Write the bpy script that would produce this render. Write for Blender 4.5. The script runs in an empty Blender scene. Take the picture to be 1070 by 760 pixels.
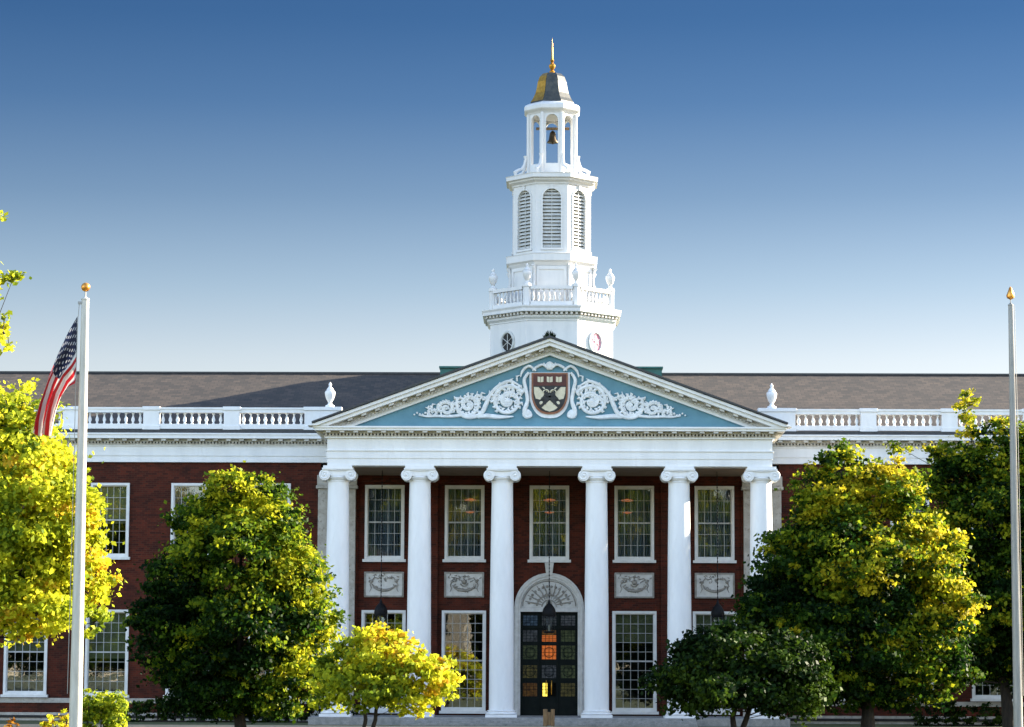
import bpy, math, random
import numpy as np
from mathutils import Vector, Matrix
R = math.radians
scene = bpy.context.scene
col = scene.collection
random.seed(7)

# ------------------------------------------------------------ camera
cam_d = bpy.data.cameras.new('camera'); cam = bpy.data.objects.new('camera', cam_d); col.objects.link(cam)
cam_d.sensor_width = 36.0; cam_d.lens = 36.0 * 2755 / 1070; cam_d.clip_start = 0.5; cam_d.clip_end = 9000
pitch, roll, yaw = R(6.75), R(0.24), R(0.826)
fwd = Vector((-math.sin(yaw) * math.cos(pitch), math.cos(yaw) * math.cos(pitch), math.sin(pitch)))
rt = Vector((math.cos(yaw), math.sin(yaw), 0)); up = rt.cross(fwd)
r2 = rt * math.cos(roll) + up * math.sin(roll); u2 = up * math.cos(roll) - rt * math.sin(roll)
M = Matrix((r2, u2, -fwd)).transposed().to_4x4(); M.translation = Vector((0, -95, 1.75))
cam.matrix_world = M
scene.camera = cam

# ------------------------------------------------------------ sky, sun, exposure
SUN_EL, SUN_AZ = R(21.3), R(67)                    # azimuth clockwise from +Y (behind the building)
world = bpy.data.worlds.new('World'); scene.world = world; world.use_nodes = True
nt = world.node_tree; nt.nodes.clear()
wo = nt.nodes.new('ShaderNodeOutputWorld'); bg = nt.nodes.new('ShaderNodeBackground'); sky = nt.nodes.new('ShaderNodeTexSky')
sky.sky_type = 'NISHITA'; sky.sun_disc = False; sky.sun_elevation = SUN_EL; sky.sun_rotation = SUN_AZ
sky.altitude = 0; sky.air_density = 1.0; sky.dust_density = 0.6; sky.ozone_density = 2.2
bg.inputs[1].default_value = 0.08
# sky deepens with height northward; south and overhead brightened as added fill light
tcw = nt.nodes.new('ShaderNodeTexCoord'); spw = nt.nodes.new('ShaderNodeSeparateXYZ'); nt.links.new(tcw.outputs['Generated'], spw.inputs[0])
rw = nt.nodes.new('ShaderNodeValToRGB'); nt.links.new(spw.outputs[2], rw.inputs[0]); rw.color_ramp.interpolation = 'EASE'
stops = [(0.0, (.60, .48, .43)), (.09, (.58, .455, .425)), (.118, (.515, .418, .392)), (.146, (.36, .333, .335)), (.180, (.212, .228, .26)), (.214, (.112, .156, .214)), (.245, (.068, .118, .182)), (.33, (.045, .09, .15)), (.6, (1.0, 1.0, 1.0))]
while len(rw.color_ramp.elements) < len(stops): rw.color_ramp.elements.new(.5)
for e_, (p_, c_) in zip(rw.color_ramp.elements, stops): e_.position = p_; e_.color = (*c_, 1)
rw.color_ramp.interpolation = 'LINEAR'
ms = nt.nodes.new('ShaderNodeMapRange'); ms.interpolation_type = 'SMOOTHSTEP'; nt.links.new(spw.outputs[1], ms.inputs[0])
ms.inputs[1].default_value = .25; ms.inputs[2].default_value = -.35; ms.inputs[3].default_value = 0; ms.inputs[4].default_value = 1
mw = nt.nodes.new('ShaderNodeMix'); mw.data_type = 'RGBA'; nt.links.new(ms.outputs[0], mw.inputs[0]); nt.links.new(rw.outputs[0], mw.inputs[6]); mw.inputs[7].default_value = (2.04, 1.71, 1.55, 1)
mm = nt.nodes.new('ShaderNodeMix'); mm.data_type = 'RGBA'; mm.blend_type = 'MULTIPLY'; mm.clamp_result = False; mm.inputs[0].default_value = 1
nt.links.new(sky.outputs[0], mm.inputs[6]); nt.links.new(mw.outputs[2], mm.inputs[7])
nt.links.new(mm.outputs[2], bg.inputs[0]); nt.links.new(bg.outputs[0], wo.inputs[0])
sun_d = bpy.data.lights.new('sun', 'SUN'); sun = bpy.data.objects.new('sun', sun_d); col.objects.link(sun)
sun_d.energy = 5.0; sun_d.angle = R(0.53); sun_d.color = (1.0, 0.88, 0.70)
sd = Vector((math.sin(SUN_AZ) * math.cos(SUN_EL), math.cos(SUN_AZ) * math.cos(SUN_EL), math.sin(SUN_EL)))
sun.rotation_euler = sd.to_track_quat('Z', 'Y').to_euler(); sun.location = (60, -20, 40)
vs = scene.view_settings; vs.view_transform = 'Standard'; vs.look = 'None'; vs.gamma = 1; vs.use_curve_mapping = False
scene.display_settings.display_device = 'sRGB'
vs.exposure = 2.4
scene.render.engine = 'CYCLES'
scene.cycles.max_bounces = 6; scene.cycles.transparent_max_bounces = 12; scene.cycles.caustics_reflective = False

# ------------------------------------------------------------ materials
def new_mat(name):
    m = bpy.data.materials.new(name); m.use_nodes = True
    n = m.node_tree; b = n.nodes['Principled BSDF']; return m, n, b
def N(n, t, **kw):
    x = n.nodes.new(t)
    for k, v in kw.items(): setattr(x, k, v)
    return x
def mapped(n, scale):
    tc = N(n, 'ShaderNodeTexCoord'); mp = N(n, 'ShaderNodeMapping'); mp.inputs['Scale'].default_value = scale
    n.links.new(tc.outputs['Object'], mp.inputs[0]); return mp.outputs[0]
def noise(n, vec, scale, detail=5, rough=.6):
    x = N(n, 'ShaderNodeTexNoise'); x.inputs['Scale'].default_value = scale; x.inputs['Detail'].default_value = detail
    x.inputs['Roughness'].default_value = rough; n.links.new(vec, x.inputs['Vector']); return x.outputs['Fac']
def ramp(n, fac, stops):
    x = N(n, 'ShaderNodeValToRGB'); cr = x.color_ramp
    while len(cr.elements) < len(stops): cr.elements.new(.5)
    for e, (p, c) in zip(cr.elements, stops): e.position = p; e.color = (*c, 1)
    n.links.new(fac, x.inputs[0]); return x.outputs[0]
def mixc(n, fac, a, b, mode='MIX'):
    x = N(n, 'ShaderNodeMix', data_type='RGBA', blend_type=mode)
    for i, v in ((0, fac), (6, a), (7, b)):
        if hasattr(v, 'is_linked'): n.links.new(v, x.inputs[i])
        elif i == 0: x.inputs[0].default_value = v
        else: x.inputs[i].default_value = (*v, 1)
    return x.outputs[2]
def bump(n, b, h, s=.3, d=.02):
    x = N(n, 'ShaderNodeBump'); x.inputs['Strength'].default_value = s; x.inputs['Distance'].default_value = d
    n.links.new(h, x.inputs['Height']); n.links.new(x.outputs[0], b.inputs['Normal'])
def surf(name, c1, c2, rough=.6, scale=3., stretch=(1, 1, 1), bs=.15, metal=0, spread=(.35, .7), spec=.5, c3=None, s3=22):
    m, n, b = new_mat(name)
    v = mapped(n, stretch); f = noise(n, v, scale)
    c = ramp(n, f, [(spread[0], c1), (spread[1], c2)])
    if c3:
        g = noise(n, v, s3, 3); c = mixc(n, ramp(n, g, [(.55, (0, 0, 0)), (.72, (1, 1, 1))]), c, c3)
    n.links.new(c, b.inputs['Base Color'])
    b.inputs['Roughness'].default_value = rough; b.inputs['Metallic'].default_value = metal; b.inputs['Specular IOR Level'].default_value = spec
    bump(n, b, noise(n, v, scale * 6), bs)
    return m
W = {}
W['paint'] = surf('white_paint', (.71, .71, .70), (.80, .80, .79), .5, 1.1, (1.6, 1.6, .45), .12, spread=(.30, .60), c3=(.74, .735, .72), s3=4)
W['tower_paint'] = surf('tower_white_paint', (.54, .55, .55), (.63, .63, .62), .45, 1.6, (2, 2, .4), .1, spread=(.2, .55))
W['shade_paint'] = surf('shade_toned_cornice_paint', (.40, .37, .31), (.62, .60, .55), .6, 2.2, (1, 1, 1), .15)  # ochre and darker tone imitate reflected warmth and crevice shade on dentils
W['stone'] = surf('limestone', (.34, .31, .26), (.48, .45, .40), .8, 4, (1, 1, 1), .4, c3=(.24, .22, .19), s3=9)
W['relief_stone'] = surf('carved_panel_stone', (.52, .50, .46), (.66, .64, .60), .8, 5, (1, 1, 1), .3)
W['relief_dark'] = surf('shade_dark_relief', (.20, .18, .15), (.36, .34, .30), .85, 6, (1, 1, 1), .3)  # carving coloured dark in place of the shadow lines around it
W['step'] = surf('granite_steps', (.20, .20, .19), (.33, .32, .30), .8, 5, (1, 1, 1), .3, c3=(.13, .13, .12), s3=30)
W['frame'] = surf('window_frame_paint', (.62, .61, .58), (.74, .73, .70), .5, 3)
W['ornament'] = surf('ornament_white', (.62, .64, .64), (.80, .82, .82), .6, 5, (1, 1, 1), .3)
W['bars'] = surf('glazing_bar_paint', (.30, .30, .29), (.42, .42, .40), .5, 3)
W['copper'] = surf('green_copper', (.015, .085, .075), (.03, .14, .12), .6, 5)
W['tympanum'] = surf('pale_blue_paint', (.085, .21, .27), (.115, .265, .33), .6, 1.5)
W['slate_edge'] = surf('dark_roof_edge', (.025, .028, .03), (.05, .05, .05), .6, 8)
W['gold'] = surf('gold_leaf', (.42, .20, .03), (.62, .34, .06), .38, 6, metal=1)
W['bronze'] = surf('bell_bronze', (.05, .035, .02), (.09, .06, .03), .45, 6, metal=.8)
W['dome'] = surf('dome_metal_sheet', (.022, .028, .028), (.06, .06, .05), .4, 5, metal=.2, spread=(.3, .6))
W['black'] = surf('black_iron', (.004, .004, .005), (.010, .010, .011), .6, 8, spec=.2)
W['door'] = surf('door_dark_green_black', (.003, .006, .005), (.008, .011, .009), .6, 5, spec=.12)
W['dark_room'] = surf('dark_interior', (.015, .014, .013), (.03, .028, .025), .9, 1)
W['curtain'] = surf('grey_net_curtain', (.03, .035, .045), (.07, .08, .10), .9, 2.0, (6, 1, .3), .1)
W['blind'] = surf('cream_blind', (.15, .14, .06), (.20, .19, .09), .9, 3)
W['pink_glass'] = surf('rose_coloured_glass', (.35, .03, .10), (.75, .35, .45), .35, 9)
W['ceiling'] = surf('porch_ceiling', (.19, .13, .08), (.26, .18, .12), .8, 2)
W['crimson'] = surf('shield_crimson', (.06, .012, .007), (.10, .018, .010), .5, 6)
W['shield_black'] = surf('shield_black', (.008, .008, .008), (.02, .02, .02), .5, 6)
W['shield_rim'] = surf('shield_rim_copper', (.22, .08, .035), (.32, .13, .06), .5, 6)
W['cream'] = surf('shield_cream', (.55, .50, .36), (.68, .62, .45), .6, 8)
W['leaded'] = surf('shadow_slot', (.20, .20, .19), (.28, .27, .25), .8, 5)
W['pole'] = surf('flagpole_white', (.44, .42, .36), (.56, .54, .48), .35, 3, (3, 3, .5))
W['pole_grey'] = surf('flagpole_grey', (.22, .22, .205), (.32, .31, .29), .35, 3, (3, 3, .5))
W['copper_ball'] = surf('gilded_finial', (.60, .22, .04), (.85, .42, .08), .35, 6, metal=.8)
W['post'] = surf('oak_post', (.12, .07, .03), (.28, .17, .07), .6, 6, (4, 4, .6))
W['bark'] = surf('bark', (.010, .008, .006), (.035, .026, .018), .9, 6, (3, 3, .6), .8)
W['louvre'] = surf('louvre_grey_paint', (.50, .51, .49), (.62, .62, .59), .6, 5)

def brick():
    m, n, b = new_mat('red_brick')
    tc = N(n, 'ShaderNodeTexCoord'); sp = N(n, 'ShaderNodeSeparateXYZ'); n.links.new(tc.outputs['Object'], sp.inputs[0])
    ad = N(n, 'ShaderNodeMath', operation='ADD'); n.links.new(sp.outputs[0], ad.inputs[0]); n.links.new(sp.outputs[1], ad.inputs[1])
    cb = N(n, 'ShaderNodeCombineXYZ'); n.links.new(ad.outputs[0], cb.inputs[0]); n.links.new(sp.outputs[2], cb.inputs[1])
    bt = N(n, 'ShaderNodeTexBrick'); n.links.new(cb.outputs[0], bt.inputs['Vector'])
    bt.inputs['Scale'].default_value = 1; bt.inputs['Brick Width'].default_value = .215; bt.inputs['Row Height'].default_value = .075
    bt.inputs['Mortar Size'].default_value = .006; bt.inputs['Bias'].default_value = -.2
    bt.inputs['Color1'].default_value = (.080, .0135, .005, 1); bt.inputs['Color2'].default_value = (.024, .005, .0025, 1); bt.inputs['Mortar'].default_value = (.062, .028, .017, 1)
    f = noise(n, tc.outputs['Object'], .9, 6, .7)
    c = mixc(n, 1.0, bt.outputs['Color'], ramp(n, f, [(.3, (.55, .6, .6)), (.5, (1, 1, 1)), (.7, (1.45, 1.35, 1.3))]), 'MULTIPLY')
    n.links.new(c, b.inputs['Base Color']); b.inputs['Roughness'].default_value = .85; b.inputs['Specular IOR Level'].default_value = .25
    bump(n, b, bt.outputs['Fac'], -.35, .01); return m
W['brick'] = brick()
def slate():
    m, n, b = new_mat('slate_roof')
    tc = N(n, 'ShaderNodeTexCoord'); mp = N(n, 'ShaderNodeMapping'); n.links.new(tc.outputs['Object'], mp.inputs[0])
    bt = N(n, 'ShaderNodeTexBrick'); n.links.new(mp.outputs[0], bt.inputs['Vector'])
    bt.inputs['Scale'].default_value = 1; bt.inputs['Brick Width'].default_value = .3; bt.inputs['Row Height'].default_value = .22; bt.inputs['Mortar Size'].default_value = .012
    bt.inputs['Color1'].default_value = (.070, .052, .038, 1); bt.inputs['Color2'].default_value = (.030, .025, .020, 1); bt.inputs['Mortar'].default_value = (.02, .019, .018, 1)
    f = noise(n, tc.outputs['Object'], .8, 8, .75)
    c = mixc(n, 1.0, bt.outputs['Color'], ramp(n, f, [(.3, (.7, .7, .72)), (.7, (1.2, 1.15, 1.1))]), 'MULTIPLY')
    n.links.new(c, b.inputs['Base Color']); b.inputs['Roughness'].default_value = .8; bump(n, b, bt.outputs['Fac'], -.5, .02); return m
W['slate'] = slate()
def net(name):
    m, n, b = new_mat(name); v = mapped(n, (6, 1, .3)); c = ramp(n, noise(n, v, 2), [(.35, (.12, .14, .16)), (.65, (.32, .35, .37))]); n.links.new(c, b.inputs['Base Color'])
    b.inputs['Roughness'].default_value = .95; b.inputs['Specular IOR Level'].default_value = 0; t = N(n, 'ShaderNodeBsdfTransparent'); mx = N(n, 'ShaderNodeMixShader'); mx.inputs[0].default_value = .33
    n.links.new(b.outputs[0], mx.inputs[1]); n.links.new(t.outputs[0], mx.inputs[2]); n.links.new(mx.outputs[0], n.nodes['Material Output'].inputs[0]); return m
W['curtain'] = net('grey_net_curtain')
def glass(name, refl, rough=.015, tint=(.85, .9, .92)):
    m = bpy.data.materials.new(name); m.use_nodes = True; n = m.node_tree; n.nodes.clear()
    o = N(n, 'ShaderNodeOutputMaterial'); mx = N(n, 'ShaderNodeMixShader'); t = N(n, 'ShaderNodeBsdfTransparent'); g = N(n, 'ShaderNodeBsdfGlossy')
    g.inputs['Roughness'].default_value = rough; t.inputs[0].default_value = (*tint, 1); mx.inputs[0].default_value = refl
    tc = N(n, 'ShaderNodeTexCoord'); nz = noise(n, tc.outputs['Object'], 2.6, 2)
    bp = N(n, 'ShaderNodeBump'); bp.inputs['Strength'].default_value = .05; bp.inputs['Distance'].default_value = .012
    n.links.new(nz, bp.inputs['Height']); n.links.new(bp.outputs[0], g.inputs['Normal'])
    n.links.new(t.outputs[0], mx.inputs[1]); n.links.new(g.outputs[0], mx.inputs[2]); n.links.new(mx.outputs[0], o.inputs[0]); return m
W['glass'] = glass('window_glass', .07)
W['glass_low'] = glass('lower_window_glass', .13)
def leafmat(name, stops, trans=.35, rough=.55):
    m, n, b = new_mat(name)
    at = N(n, 'ShaderNodeAttribute', attribute_name='tint')
    c = ramp(n, at.outputs['Fac'], stops)
    n.links.new(c, b.inputs['Base Color']); b.inputs['Roughness'].default_value = rough; b.inputs['Specular IOR Level'].default_value = .10
    tr = N(n, 'ShaderNodeBsdfTranslucent'); n.links.new(c, tr.inputs[0])
    mx = N(n, 'ShaderNodeMixShader'); mx.inputs[0].default_value = trans
    n.links.new(b.outputs[0], mx.inputs[1]); n.links.new(tr.outputs[0], mx.inputs[2]); n.links.new(mx.outputs[0], n.nodes['Material Output'].inputs[0]); return m
W['leaf_yellow'] = leafmat('yellow_leaves', [(0, (.10, .16, .014)), (.3, (.30, .36, .02)), (.7, (.60, .60, .03)), (.93, (.68, .60, .035)), (1, (.58, .38, .03))], .5)
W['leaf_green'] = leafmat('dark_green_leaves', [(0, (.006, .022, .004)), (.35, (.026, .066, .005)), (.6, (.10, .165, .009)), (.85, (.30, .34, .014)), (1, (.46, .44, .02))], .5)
W['leaf_dark'] = leafmat('evergreen_leaves', [(0, (.005, .016, .003)), (.5, (.012, .032, .004)), (1, (.055, .095, .008))], .3)
W['leaf_mixed'] = leafmat('turning_sunlit_leaves', [(0, (.006, .022, .004)), (.35, (.026, .066, .005)), (.6, (.11, .17, .009)), (.85, (.33, .34, .014)), (1, (.50, .42, .02))], .5)  # autumn colour; yellow end also stands for sunlit leaves
W['leaf_orange'] = leafmat('orange_leaves', [(0, (.20, .08, .01)), (.5, (.45, .20, .02)), (1, (.60, .35, .04))], .3)
W['lawn'] = surf('grass_lawn', (.03, .045, .010), (.08, .09, .02), .95, .7, (1, 1, 1), .6, c3=(.16, .15, .05), s3=6)
W['path'] = surf('tan_path', (.34, .24, .14), (.48, .36, .22), .9, 1.4, (1, 1, 1), .4)
W['far_wall'] = surf('pale_house_paint', (.20, .18, .15), (.28, .26, .22), .8, 1)
def emis(name, c, s):
    m, n, b = new_mat(name); b.inputs['Base Color'].default_value = (*c, 1)
    v = mapped(n, (1, 1, 1)); f = noise(n, v, 14, 4, .8)
    cc = ramp(n, f, [(.35, tuple(x * .25 for x in c)), (.65, c)]); n.links.new(cc, b.inputs['Emission Color']); b.inputs['Emission Strength'].default_value = s; return m
W['lamp_glow'] = emis('warm_lamp_glow', (1.0, .25, .08), .5)
W['amber'] = emis('lit_amber_glass', (.8, .16, .01), .075)
W['yellow_lit'] = emis('lit_yellow_glass', (1.0, .75, .08), .55)
for i, (a, b_) in enumerate([((.015, .03, .05), (.06, .09, .12)), ((.04, .03, .008), (.12, .09, .02)), ((.02, .03, .008), (.07, .08, .03)), ((.06, .02, .004), (.20, .08, .01)), ((.03, .03, .03), (.08, .08, .08))]):
    W['stained%d' % i] = surf('leaded_glass_tint', tuple(v * .9 for v in a), tuple(v * 1.5 for v in b_), .4, 9, spec=.2)

# ------------------------------------------------------------ mesh builder
class MB:
    def __init__(s): s.v = []; s.f = []; s.x = None
    def add(s, vs, fs):
        o = len(s.v)
        if s.x: vs = [s.x(v) for v in vs]
        s.v += [tuple(v) for v in vs]; s.f += [tuple(i + o for i in f) for f in fs]; return s
    def box(s, x0, x1, y0, y1, z0, z1):
        return s.add([(x0, y0, z0), (x1, y0, z0), (x1, y1, z0), (x0, y1, z0), (x0, y0, z1), (x1, y0, z1), (x1, y1, z1), (x0, y1, z1)],
                     [(3, 2, 1, 0), (4, 5, 6, 7), (0, 1, 5, 4), (1, 2, 6, 5), (2, 3, 7, 6), (3, 0, 4, 7)])
    def prism(s, poly, y0, y1):              # poly of (x,z), extruded along y
        n = len(poly)
        return s.add([(x, y0, z) for x, z in poly] + [(x, y1, z) for x, z in poly],
                     [tuple(range(n)), tuple(range(2 * n - 1, n - 1, -1))] + [(i, i + n, (i + 1) % n + n, (i + 1) % n) for i in range(n)])
    def prismx(s, poly, x0, x1):             # poly of (y,z), extruded along x
        n = len(poly)
        return s.add([(x0, y, z) for y, z in poly] + [(x1, y, z) for y, z in poly],
                     [tuple(range(n)), tuple(range(2 * n - 1, n - 1, -1))] + [(i, (i + 1) % n, (i + 1) % n + n, i + n) for i in range(n)])
    def lathe(s, prof, n=20, c=(0, 0), a0=0, oct_=False, axis='z', caps=True):
        vs = []; k = 1 / math.cos(math.pi / n) if oct_ else 1
        for r, z in prof:
            for i in range(n):
                a = a0 + 2 * math.pi * i / n
                if axis == 'z': vs.append((c[0] + r * k * math.cos(a), c[1] + r * k * math.sin(a), z))
                else: vs.append((c[0] + r * k * math.cos(a), z, c[1] + r * k * math.sin(a)))
        fs = [(j * n + i, j * n + (i + 1) % n, (j + 1) * n + (i + 1) % n, (j + 1) * n + i) for j in range(len(prof) - 1) for i in range(n)]
        if caps: fs += [tuple(range(n - 1, -1, -1)), tuple(range((len(prof) - 1) * n, len(prof) * n))]
        return s.add(vs, fs)
    def tube(s, pts, rad, n=6, caps=True):
        P = [Vector(p) for p in pts]; vs = []
        for i, p in enumerate(P):
            t = (P[min(i + 1, len(P) - 1)] - P[max(i - 1, 0)]).normalized()
            a = t.cross(Vector((0, 1, 0)) if abs(t.y) < .9 else Vector((1, 0, 0))).normalized(); b = t.cross(a)
            r = rad[i] if hasattr(rad, '__len__') else rad
            for k in range(n):
                q = 2 * math.pi * k / n; vs.append(p + (a * math.cos(q) + b * math.sin(q)) * r)
        fs = [(j * n + i, j * n + (i + 1) % n, (j + 1) * n + (i + 1) % n, (j + 1) * n + i) for j in range(len(P) - 1) for i in range(n)]
        if caps: fs += [tuple(range(n - 1, -1, -1)), tuple(range((len(P) - 1) * n, len(P) * n))]
        return s.add(vs, fs)
    def stube(s, pts, rad, n=8, k=5):
        P = [Vector(p) for p in pts]; out = []; rr = []
        for i in range(len(P) - 1):
            p0, p1, p2, p3 = P[max(i - 1, 0)], P[i], P[i + 1], P[min(i + 2, len(P) - 1)]
            for j in range(k):
                t = j / k; out.append(.5 * ((2 * p1) + (p2 - p0) * t + (2 * p0 - 5 * p1 + 4 * p2 - p3) * t * t + (3 * p1 - p0 - 3 * p2 + p3) * t ** 3))
                rr.append(rad[i] * (1 - t) + rad[i + 1] * t if hasattr(rad, '__len__') else rad)
        out.append(P[-1]); rr.append(rad[-1] if hasattr(rad, '__len__') else rad)
        return s.tube(out, rr, n)
    def ball(s, c, r, n=10, m=7, sc=(1, 1, 1)):
        vs = []; fs = []
        for j in range(m + 1):
            t = math.pi * j / m
            for i in range(n):
                a = 2 * math.pi * i / n; vs.append((c[0] + r * sc[0] * math.sin(t) * math.cos(a), c[1] + r * sc[1] * math.sin(t) * math.sin(a), c[2] + r * sc[2] * math.cos(t)))
        for j in range(m):
            for i in range(n): fs.append((j * n + i, (j + 1) * n + i, (j + 1) * n + (i + 1) % n, j * n + (i + 1) % n))
        return s.add(vs, fs)
    def grid_wall(s, x0, x1, z0, z1, y0, y1, holes):   # wall slab with rectangular openings, outside faces only
        xs = sorted({x0, x1} | {h[0] for h in holes} | {h[1] for h in holes}); zs = sorted({z0, z1} | {h[2] for h in holes} | {h[3] for h in holes})
        def full(i, j):
            if i < 0 or j < 0 or i >= len(xs) - 1 or j >= len(zs) - 1: return False
            cx = (xs[i] + xs[i + 1]) / 2; cz = (zs[j] + zs[j + 1]) / 2
            return not any(h[0] < cx < h[1] and h[2] < cz < h[3] for h in holes)
        for i in range(len(xs) - 1):
            for j in range(len(zs) - 1):
                if not full(i, j): continue
                a, b, c, d = xs[i], xs[i + 1], zs[j], zs[j + 1]
                s.add([(a, y0, c), (b, y0, c), (b, y0, d), (a, y0, d)], [(0, 1, 2, 3)]); s.add([(a, y1, c), (b, y1, c), (b, y1, d), (a, y1, d)], [(3, 2, 1, 0)])
                if not full(i - 1, j): s.add([(a, y0, c), (a, y0, d), (a, y1, d), (a, y1, c)], [(0, 1, 2, 3)])
                if not full(i + 1, j): s.add([(b, y0, c), (b, y1, c), (b, y1, d), (b, y0, d)], [(0, 1, 2, 3)])
                if not full(i, j - 1): s.add([(a, y0, c), (a, y1, c), (b, y1, c), (b, y0, c)], [(0, 1, 2, 3)])
                if not full(i, j + 1): s.add([(a, y0, d), (b, y0, d), (b, y1, d), (a, y1, d)], [(0, 1, 2, 3)])
        return s
    def arch_panel(s, hw, z0, z1, aw, az0, asp, t):    # panel in xz with an arched opening, thickness t along +y
        n = 12; A = [(aw * math.cos(math.pi * i / n), asp + aw * math.sin(math.pi * i / n)) for i in range(n + 1)]
        def both(q):
            s.add([(x, 0, z) for x, z in q], [tuple(range(len(q)))]); s.add([(x, t, z) for x, z in q], [tuple(range(len(q) - 1, -1, -1))])
        both([(-hw, z0), (-aw, z0), (-aw, asp), (-aw, z1), (-hw, z1)]); both([(aw, z0), (hw, z0), (hw, z1), (aw, z1), (aw, asp)])
        if az0 > z0: both([(-aw, z0), (aw, z0), (aw, az0), (-aw, az0)])
        for i in range(n):
            (xa, za), (xb, zb) = A[i], A[i + 1]
            both([(xa, za), (xa, z1), (xb, z1), (xb, zb)])
        L = [(aw, az0)] + A + [(-aw, az0)]
        for i in range(len(L)):
            (xa, za), (xb, zb) = L[i], L[(i + 1) % len(L)]
            s.add([(xa, 0, za), (xb, 0, zb), (xb, t, zb), (xa, t, za)], [(0, 1, 2, 3)])
        return s
    def arch_ring(s, ri, ro, zb, zs, y0, y1, n=20):    # jambs plus semicircular band
        I = [(ri, zb)] + [(ri * math.cos(math.pi * i / n), zs + ri * math.sin(math.pi * i / n)) for i in range(n + 1)] + [(-ri, zb)]
        O = [(ro, zb)] + [(ro * math.cos(math.pi * i / n), zs + ro * math.sin(math.pi * i / n)) for i in range(n + 1)] + [(-ro, zb)]
        m = len(I); vs = [(x, y0, z) for x, z in I] + [(x, y0, z) for x, z in O] + [(x, y1, z) for x, z in I] + [(x, y1, z) for x, z in O]; fs = []
        for i in range(m - 1):
            fs += [(i, i + 1, m + i + 1, m + i), (2 * m + i, 3 * m + i, 3 * m + i + 1, 2 * m + i + 1), (i, 2 * m + i, 2 * m + i + 1, i + 1), (m + i, m + i + 1, 3 * m + i + 1, 3 * m + i)]
        fs += [(0, m, 3 * m, 2 * m), (m - 1, 3 * m - 1, 4 * m - 1, 2 * m - 1)]
        return s.add(vs, fs)
    def mesh(s, name, mat, smooth=False, fix=True):
        me = bpy.data.meshes.new(name); me.from_pydata(s.v, [], s.f); me.materials.append(W[mat] if isinstance(mat, str) else mat)
        if fix:
            import bmesh
            bm = bmesh.new(); bm.from_mesh(me); bmesh.ops.recalc_face_normals(bm, faces=bm.faces); bm.to_mesh(me); bm.free()
        if smooth:
            for p in me.polygons: p.use_smooth = True
        me.update(); return me
    def build(s, name, mat, parent=None, smooth=False, loc=(0, 0, 0), bevel=0, label=None):
        me = s.mesh(name, mat, smooth); return link(name, me, parent, loc, bevel=bevel, smooth=smooth, label=label)
def link(name, me, parent=None, loc=(0, 0, 0), rz=0, bevel=0, smooth=False, label=None):
    o = bpy.data.objects.new(name, me); col.objects.link(o); o.location = loc; o.rotation_euler = (0, 0, rz)
    if parent: o.parent = parent
    if bevel:
        b = o.modifiers.new('bevel', 'BEVEL'); b.width = bevel; b.segments = 1; b.limit_method = 'ANGLE'
    if smooth:
        try: o.data.set_sharp_from_angle(angle=R(40))
        except Exception: pass
    if label: o['label'] = label
    return o
def tag(o, label=None, cat=None, group=None, kind=None):
    if label: o['label'] = label
    if cat: o['category'] = cat
    if group: o['group'] = group
    if kind: o['kind'] = kind
    return o
def empty(name, loc=(0, 0, 0), rz=0):
    o = bpy.data.objects.new(name, None); col.objects.link(o); o.location = loc; o.rotation_euler = (0, 0, rz); o.empty_display_size = .2; return o
KIDS = {}
def copy_tree(o, parent=None):
    c = o.copy(); col.objects.link(c)
    if parent: c.parent = parent
    for ch in [x for x in col.objects if x.parent == o]: copy_tree(ch, c)
    return c

# ------------------------------------------------------------ ground
g = MB().add([(-3000, -3000, 0), (3000, -3000, 0), (3000, 3000, 0), (-3000, 3000, 0)], [(0, 1, 2, 3)]).build('ground', 'lawn'); tag(g, 'lawn around the library', None, None, 'structure')
g = MB()
g.box(-30, 30, -7.8, -3.2, -.05, .012); g.box(-2.2, 2.2, -120, -7.8, -.05, .010)
g = g.build('path', 'path'); tag(g, 'tan path across the front of the portico', None, None, 'structure')

# ------------------------------------------------------------ the library
lib = empty('library_building', (0, 0, 0))
tag(lib, 'red brick library with a white columned portico, blue pediment and tall white bell tower', 'building')
PW = 4.5       # porch wall face
WW = 5.2       # wing wall face
EAVE = 9.24    # underside of the portico entablature
# steps / stylobate
s = MB(); s.box(-8.5, 8.5, -1.2, 4.5, -.05, .27)
s.build('porch_floor', 'step', lib, bevel=.01)
s = MB(); s.box(-5.2, 5.2, -1.62, -1.2, -.05, .18); s.box(-5.2, 5.2, -2.04, -1.62, -.05, .09)
s.build('entrance_steps', 'step', lib, bevel=.01)

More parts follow.
